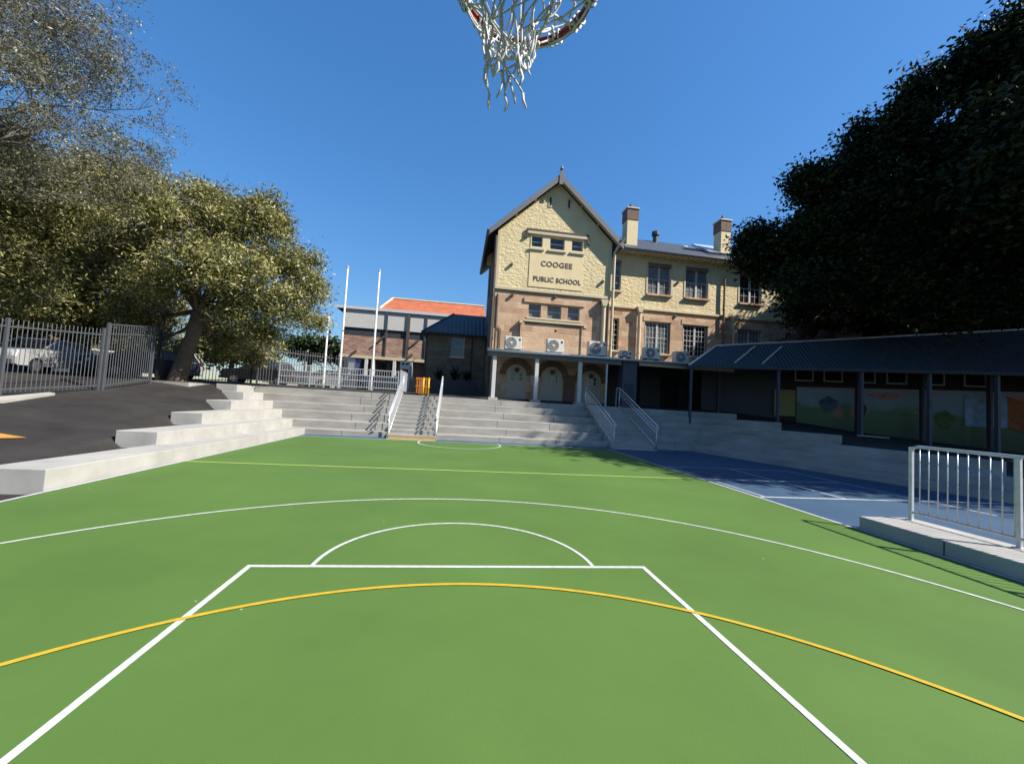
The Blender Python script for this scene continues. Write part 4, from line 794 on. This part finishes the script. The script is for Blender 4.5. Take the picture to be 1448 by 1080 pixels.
def limb_tree(b, p, d, L, r, depth, rnd, spread=.5, up=.1, kids=3, minr=.006, sides=5, tips=None):
    pts = [p.copy()]; q = p.copy(); dd = d.copy(); rs = [r]; seg = 3
    for i in range(seg):
        dd = (dd+Vector((rnd.uniform(-1, 1), rnd.uniform(-1, 1), rnd.uniform(-1, 1)))*.16+Vector((0, 0, up*.3))).normalized()
        q = q+dd*L/seg; pts.append(q.copy()); rs.append(max(minr*.7, r*(1-.38*(i+1)/seg)))
    b.tube(pts, rs, sides if depth > 1 else 3, cap=False)
    if depth == 0 or r < minr:
        if tips is not None: tips.append(q.copy())
        return
    for k in range(kids):
        t = rnd.choice(pts[1:]) if k else pts[-1]
        nd = (dd+Vector((rnd.uniform(-1, 1), rnd.uniform(-1, 1), rnd.uniform(-.8, 1)))*spread+Vector((0, 0, up))).normalized()
        limb_tree(b, t, nd, L*rnd.uniform(.6, .82), r*rnd.uniform(.45, .62), depth-1, rnd, spread, up, kids, minr, sides, tips)
def branches_to(b, fork, blobs, r, rnd):
    for c, rad, w in blobs:
        c = Vector(c); m1 = fork.lerp(c, .45)+Vector((rnd.uniform(-.5, .5), rnd.uniform(-.5, .5), rnd.uniform(-.1, .5)))
        b.tube([fork, fork.lerp(m1, .5), m1, m1.lerp(c, .6)+Vector((rnd.uniform(-.2,.2), 0, rnd.uniform(-.2,.2))), c], [r, r*.8, r*.55, r*.35, r*.15], 6, cap=False)
        for k in range(4): limb_tree(b, m1.lerp(c, rnd.uniform(.2, 1)), Vector((rnd.uniform(-1,1), rnd.uniform(-1,1), rnd.uniform(-.2,1))).normalized(), max(rad)*.7, r*.22, 2, rnd, .7, .1, 2, .008, 4)
def pale_limbs(parent, fork, blobs, rnd, n=4):
    b = MB()
    for c, rad, w in blobs:
        c = Vector(c)
        for k in range(n):
            u = Vector((rnd.uniform(-1, 1), rnd.uniform(-1.2, .4), rnd.uniform(-.7, 1))).normalized(); e = c+Vector((u.x*rad[0], u.y*rad[1], u.z*rad[2]))*1.08
            a = fork.lerp(c, rnd.uniform(.55, .95)); m_ = a.lerp(e, .5)+Vector((0, 0, rnd.uniform(-.1, .35)))
            b.tube([a, a.lerp(m_, .5), m_, m_.lerp(e, .5), e], [.045, .035, .026, .018, .008], 4, cap=False)
            limb_tree(b, m_, (e-m_).normalized(), rad[0]*.5, .018, 2, rnd, .8, .0, 2, .004, 3)
    return b.build('branches', M['twig'], parent)
def pb_(lst, k=1.0):
    out = []
    for px, py, Y, rpx in lst:
        c = at(px, py, Y); D = (c-Vector((0,0,H))).dot(CF); r = rpx*D/F*k; out.append(((c.x, c.y, c.z), (r, r*1.05, r*.9), r*r))
    return out
rd = random.Random(3)
# leaning gum-like tree beyond the asphalt
t1 = thing('leafy_tree', (-12.0, 19, 1.8), 'olive green leafy tree with a leaning pale trunk beyond the asphalt', 'tree', 'trees along the left fence')
B1 = pb_([(285, 290, 19, 36), (325, 320, 18.5, 44), (372, 302, 19, 32), (240, 320, 18, 48), (345, 385, 17.5, 40), (285, 375, 17, 44), (400, 365, 19, 32), (440, 405, 19.5, 26), (405, 430, 19, 34), (225, 395, 18, 42), (340, 440, 18.5, 36), (375, 470, 20, 24), (185, 350, 19, 40), (205, 270, 20, 38), (438, 365, 20, 14), (445, 455, 20, 16), (200, 440, 20, 34), (390, 320, 19, 22), (330, 480, 20.5, 22), (215, 482, 20.5, 20), (320, 500, 21.5, 18), (358, 502, 21.5, 16), (300, 470, 20.5, 18)])
b = MB(); f1 = at(280, 440, 18.6); f0 = at(249, 545, 19)
b.tube([f0-Vector((0,0,.3)), f0+Vector((0,0,.15)), f0.lerp(f1, .35), f0.lerp(f1, .7)+Vector((.08,0,0)), f1], [.5, .36, .29, .25, .22], 12); branches_to(b, f1, B1, .13, rd)
b.build('trunk', M['bark'], t1, smooth=True)
pale_limbs(t1, f1, B1, rd)
leaves('crown', B1, M['gum'], t1, 110000, .082, .36, 70, .6, .3, 3.4)
# darker tree filling the left background
t2 = thing('leafy_tree', (-18, 22, 1.7), 'dark dense tree behind the parked cars on the left', 'tree', 'trees along the left fence')
B2 = pb_([(40, 350, 22, 70), (110, 320, 22, 60), (150, 400, 23, 65), (60, 430, 22, 60), (-20, 420, 21, 70), (120, 455, 23, 40), (210, 440, 24, 45), (180, 470, 24, 30), (-30, 300, 21, 70), (150, 270, 23, 40), (20, 470, 23, 30)])
b = MB(); f0 = at(120, 545, 23); f1 = at(110, 450, 23); b.tube([f0-Vector((0,0,.5)), f0.lerp(f1, .5), f1], [.5, .4, .35], 10); branches_to(b, f1, B2, .16, rd); b.build('trunk', M['bark'], t2, smooth=True)
pale_limbs(t2, f1, B2, rd)
leaves('crown', B2, M['gum'], t2, 100000, .105, .45, 70, .5, .35, 3.0)
# bare twiggy tree at the top left, close to the court
t3 = thing('twiggy_tree', (-20.5, 12.5, 1.3), 'pale grey twiggy tree with thin sparse leaves at the top left', 'tree', 'trees along the left fence')
b = MB(); tips = []; f0 = Vector((-20.5, 12.5, .9)); f1 = Vector((-18.2, 12.8, 6.0)); b.tube([f0, f0.lerp(f1, .5)+Vector((.15,0,0)), f1], [.38, .3, .25], 10)
for k, (px, py, Y) in enumerate([(20, 60, 13), (70, 100, 13.5), (110, 170, 14), (60, 200, 13), (150, 220, 14.5), (20, 150, 12.5), (90, 260, 14), (0, 10, 12.5), (30, 280, 13), (130, 120, 14.5), (-40, 120, 12), (170, 260, 15), (60, 20, 13.5), (110, 60, 14.5), (-10, 230, 12.5)]):
    tgt = at(px-45, py, Y); dv = tgt-f1; m1 = f1.lerp(tgt, .55)+Vector((0, 0, .3)); b.tube([f1, m1], [.12, .06], 6, cap=False)
    limb_tree(b, m1, dv.normalized(), dv.length*.29, .05, 6, rd, .62, .05, 3, .0032, 4, tips)
b.build('branches', M['twig'], t3)
TB = [((t.x, t.y, t.z), (.28, .28, .22), 1) for t in tips if rd.random() < .5]
leaves('foliage', TB, M['grey'], t3, len(TB)*11, .045, .22, 11, .4, .0, 3.0)
t4 = thing('leafy_tree', (-19, 17, 1.4), 'greyish green leafy mass below the twiggy tree at the left edge', 'tree', 'trees along the left fence')
B4 = pb_([(20, 260, 16, 55), (70, 310, 17, 55), (-20, 340, 16, 60), (110, 245, 18, 34), (30, 400, 17, 40), (-30, 200, 15, 50)])
b = MB(); f0 = Vector((-19, 16, .8)); f1 = Vector((-18.4, 16, 4)); b.tube([f0, f1], [.4, .3], 10); branches_to(b, f1, B4, .12, rd); b.build('trunk', M['bark'], t4, smooth=True)
pale_limbs(t4, f1, B4, rd, 7)
leaves('crown', B4, M['gum'], t4, 52000, .075, .38, 50, .5, .3, 3.4)
# distant green behind the balustrade
for i, (bl, lab, mt) in enumerate([([(440, 492, 50, 14), (420, 490, 50, 12), (462, 494, 50, 14), (478, 500, 50, 10)], 'small distant green tree seen behind the leftmost flagpole', 'bush'),
        ([(330, 490, 46, 22), (290, 492, 46, 24), (370, 495, 46, 20)], 'dark distant tree under the crown of the leaning tree', 'gum'), ([(150, 500, 42, 26), (200, 495, 42, 24), (90, 480, 42, 30)], 'dark distant tree behind the parked cars', 'gum'), ([(0, 475, 40, 35), (-40, 460, 40, 40)], 'distant tree at the far left edge behind the tiled cottage', 'gum')]):
    BB = pb_(bl, 1.15); x, y = BB[0][0][0], BB[0][0][1]; t = thing('distant_tree', (x, y, 1.9), lab, 'tree', 'distant trees beyond the street')
    MB().tube([(x, y, 1.5), (x, y, BB[0][0][2])], [.3, .2], 8).build('trunk', M['dbark'], t); leaves('crown', BB, M[mt], t, 9000, .24, .8, 16, .2, .2, 2)
# large dark fig on the right: two trees
t5 = thing('fig_tree', (21.5, 23.5, 1.5), 'huge dark evergreen tree rising behind the walkway roof', 'tree', 'great dark trees on the right')
def fy(px): return 19 if px < 1115 else 16.8 if px < 1200 else 16.2-(px-1200)*.011
L5 = [(1070, 340, 24), (1058, 362, 16), (1095, 370, 34), (1150, 262, 22), (1138, 256, 14), (1180, 300, 38), (1140, 330, 30), (1225, 200, 28), (1215, 235, 30), (1240, 290, 52), (1185, 370, 45), (1310, 130, 34), (1270, 190, 34), (1325, 215, 32), (1300, 320, 62), (1380, 95, 40), (1430, 60, 42), (1470, 130, 60), (1425, 155, 34), (1400, 350, 62), (1240, 400, 45), (1330, 420, 50), (1440, 400, 60), (1510, 60, 70), (1540, 230, 90), (1480, 300, 50), (1130, 400, 26), (1160, 266, 22)]
B5 = [(c, r, w+.6) for c, r, w in pb_([(a, b_, fy(a), r_) for a, b_, r_ in L5])]
B5 += pb_([(1180, 400, 22, 44), (1250, 330, 22, 44), (1250, 440, 22, 40), (1330, 300, 22, 50), (1340, 400, 22, 60), (1420, 320, 22, 55), (1430, 400, 22, 80), (1130, 440, 22, 20), (1165, 465, 23, 18), (1500, 350, 22, 90), (1300, 460, 23, 40), (1400, 470, 23, 50)])
b = MB(); f0 = Vector((20.5, 22.2, 1.2)); f1 = Vector((21.2, 20.5, 7)); b.tube([f0, f0.lerp(f1, .5), f1], [.7, .5, .45], 12)
g0 = Vector((18.2, 22.6, 1.2)); g1 = at(1150, 440, 22.2); b.tube([g0, g1, g1.lerp(f1, .4)+Vector((0,0,2))], [.3, .24, .2], 10)
branches_to(b, f1+Vector((1, 0, 2)), B5, .2, rd); b.build('trunk', M['dbark'], t5, smooth=True)
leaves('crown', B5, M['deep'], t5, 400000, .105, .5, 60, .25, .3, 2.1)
t6 = thing('fig_tree', (28, 9, 1), 'spreading dark evergreen tree overhanging the court from beyond the right edge', 'tree', 'great dark trees on the right')
B6 = [((24, 9.0, 13.0), (5, 4, 4.5), 20), ((21.5, 7.5, 11.0), (4, 3.6, 3.2), 15), ((28, 5.2, 13), (5, 4, 5), 24), ((27, 11.5, 15), (5, 4, 5), 20), ((23, 12.5, 12), (4, 3.4, 3.4), 16), ((32, 8, 17), (6, 5, 6), 24), ((20, 10.5, 11), (3, 3, 2.6), 9), ((28, 15.5, 15), (4.5, 4, 4.5), 18), ((24.5, 16.5, 13), (4, 3.5, 3.5), 14), ((32, 12.5, 11.5), (4, 4, 3.5), 12), ((36, 13, 15), (5, 4, 4), 12)]
b = MB(); f0 = Vector((28, 9, 0)); f1 = Vector((27.5, 9, 7)); b.tube([f0, f0.lerp(f1, .5), f1], [.8, .6, .5], 12); branches_to(b, f1, B6, .22, rd); b.build('trunk', M['dbark'], t6, smooth=True)
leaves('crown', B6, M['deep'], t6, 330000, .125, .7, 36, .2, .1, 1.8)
# ------------------------------------------------------------ cars beyond the fences
def car(loc, rz, paint, label, hatch=False):
    o = thing('parked_car', (0, 0, 0), label, 'car', 'cars parked beyond the fences'); o['_o'] = (0, 0, 0)
    W2 = .88
    prof = [(-2.15, .32), (-2.2, .62), (-2.12, .86), (-1.25, .98), (-.55, 1.0), (1.35, 1.02), (2.0, .98), (2.15, .72), (2.12, .34)]
    if hatch: prof = [(-2.1, .34), (-2.15, .7), (-2.05, .95), (-1.2, 1.06), (-.55, 1.1), (1.6, 1.12), (2.05, 1.08), (2.12, .75), (2.1, .36)]
    b = MB(); n = len(prof); rings = []
    for yy, sc in ((-W2, .96), (-W2*.97, 1.0), (0, 1.03), (W2*.97, 1.0), (W2, .96)): rings.append([(x*(.985 if abs(yy) > .86 else 1), yy, .3+(z-.3)*sc) for x, z in prof])
    v = [p for r_ in rings for p in r_]; f = []
    for i in range(4):
        for k in range(n): f.append((i*n+k, i*n+(k+1) % n, (i+1)*n+(k+1) % n, (i+1)*n+k))
    f += [tuple(range(n)), tuple(range(5*n-1, 4*n-1, -1))]; b.add(v, f)
    b.build('body', paint, o, smooth=False, bevel=.05)
    zr = 1.42 if not hatch else 1.62; zb = prof[4][1]-.03; xr = 1.5 if not hatch else 1.95
    base = [(-1.05, zb), (xr+.25, zb)]; top = [(-.25, zr), (xr-.45 if not hatch else xr-.15, zr)]
    g = MB(); wb, wt = W2-.06, W2-.24
    vv = [(base[0][0], -wb, zb), (base[1][0], -wb, zb), (base[1][0], wb, zb), (base[0][0], wb, zb), (top[0][0], -wt, zr), (top[1][0], -wt, zr), (top[1][0], wt, zr), (top[0][0], wt, zr)]
    g.add(vv, [(3,2,1,0),(4,5,6,7),(0,1,5,4),(1,2,6,5),(2,3,7,6),(3,0,4,7)]); g.build('window_glass', M['glass'], o)
    r_ = MB().prism([(top[0][0]-.06, -wt-.02, zr), (top[1][0]+.06, -wt-.02, zr), (top[1][0]+.06, wt+.02, zr), (top[0][0]-.06, wt+.02, zr)], (0, 0, .05))
    for s in (-1, 1):
        for x0, x1 in ((base[0][0], top[0][0]), (.45, .5), (base[1][0], top[1][0])): r_.beam((x0, s*(wb+.005), zb), (x1, s*(wt+.01), zr), .05, .07, (0,1,0))
    r_.build('roof', paint, o, bevel=.02)
    for x in (-1.35, 1.3):
        for s in (-1, 1):
            w = MB().tube([(x, s*.70, .32), (x, s*.895, .32)], .32, 18).build('wheel', M['black'], o)
            MB().tube([(x, s*.89, .32), (x, s*.905, .32)], .2, 12).build('rim', M['rimsteel'], w)
    for s in (-1, 1):
        MB().box(-2.2, -2.06, s*.62-.16, s*.62+.16, .62, .78).build('headlight', M['lamp'], o, bevel=.02)
        MB().box(2.06, 2.17, s*.66-.13, s*.66+.13, .72, .9).build('tail_light', M['rim'], o, bevel=.02)
    MB().box(-2.24, -2.17, -.75, .75, .34, .5).build('bumper', M['dgrey'], o); MB().box(-2.23, -2.19, -.26, .26, .5, .6).build('number_plate', M['white'], o)
    o.location = loc; o.rotation_euler = (0, 0, rz); return o
P_ = {k: mat('car_paint_'+k, c, .25, .3, spec=.6) for k, c in dict(silver=(.50, .51, .53), white=(.72, .72, .72), navy=(.03, .045, .08), red=(.35, .02, .03), black=(.02, .02, .022), grey=(.2, .21, .22)).items()}
def gpt(x, y): return (x, y, ground_z(x, y))
car(gpt(-17.2, 14.2), R(100), P_['silver'], 'silver hatchback at the left edge behind the tall grey fence', True)
car(gpt(-17.4, 19.2), R(96), P_['white'], 'white car parked just past the silver hatchback behind the tall grey fence')
car(gpt(-15.3, 21.6), R(60), P_['navy'], 'dark navy car behind the grey gate panel')
car(gpt(-14.0, 30.5), R(12), P_['black'], 'black car behind the black spiked fence', True)
car(gpt(-14.2, 37.0), R(8), P_['red'], 'red car behind the silver balustrade')
car(gpt(-8.6, 31.5), R(5), P_['silver'], 'silver sedan behind the middle of the silver balustrade')
car(gpt(-10.6, 33.5), R(4), P_['grey'], 'grey car behind the left half of the silver balustrade')
car(gpt(-18.5, 27.5), R(20), P_['white'], 'white sedan seen between the tree trunk and the black fence', True)
# terracotta roofed cottage at the far left
ct = thing('cottage', (-30, 27, 2), 'cottage with faded terracotta roof at the far left edge', 'house')
MB().box(-37, -27.2, 25, 33, 1.5, 5.2).build('wall', M['brick'], ct)
MB().add([(-37.5, 24.4, 5.1), (-26.6, 24.4, 5.1), (-26.6, 33.5, 5.1), (-37.5, 33.5, 5.1), (-34, 29, 7.4), (-30, 29, 7.4)], [(0,1,5,4), (1,2,5), (2,3,4,5), (3,0,4)]).build('roof', M['redtile'], ct)
# grey paling wall behind the cars
pw = thing('street_wall', (-24, 24, 1.5), 'dark street wall behind the parked cars', 'wall')
MB().beam((-26, 12, 2.3), (-24, 34, 2.6), .2, 2.2).build('masonry', M['dgrey'], pw); MB().beam((-26, 12, 3.45), (-24, 34, 3.75), .3, .1).build('coping', M['lgrey'], pw)
for o in bpy.data.objects:
    if '_o' in o: del o['_o']
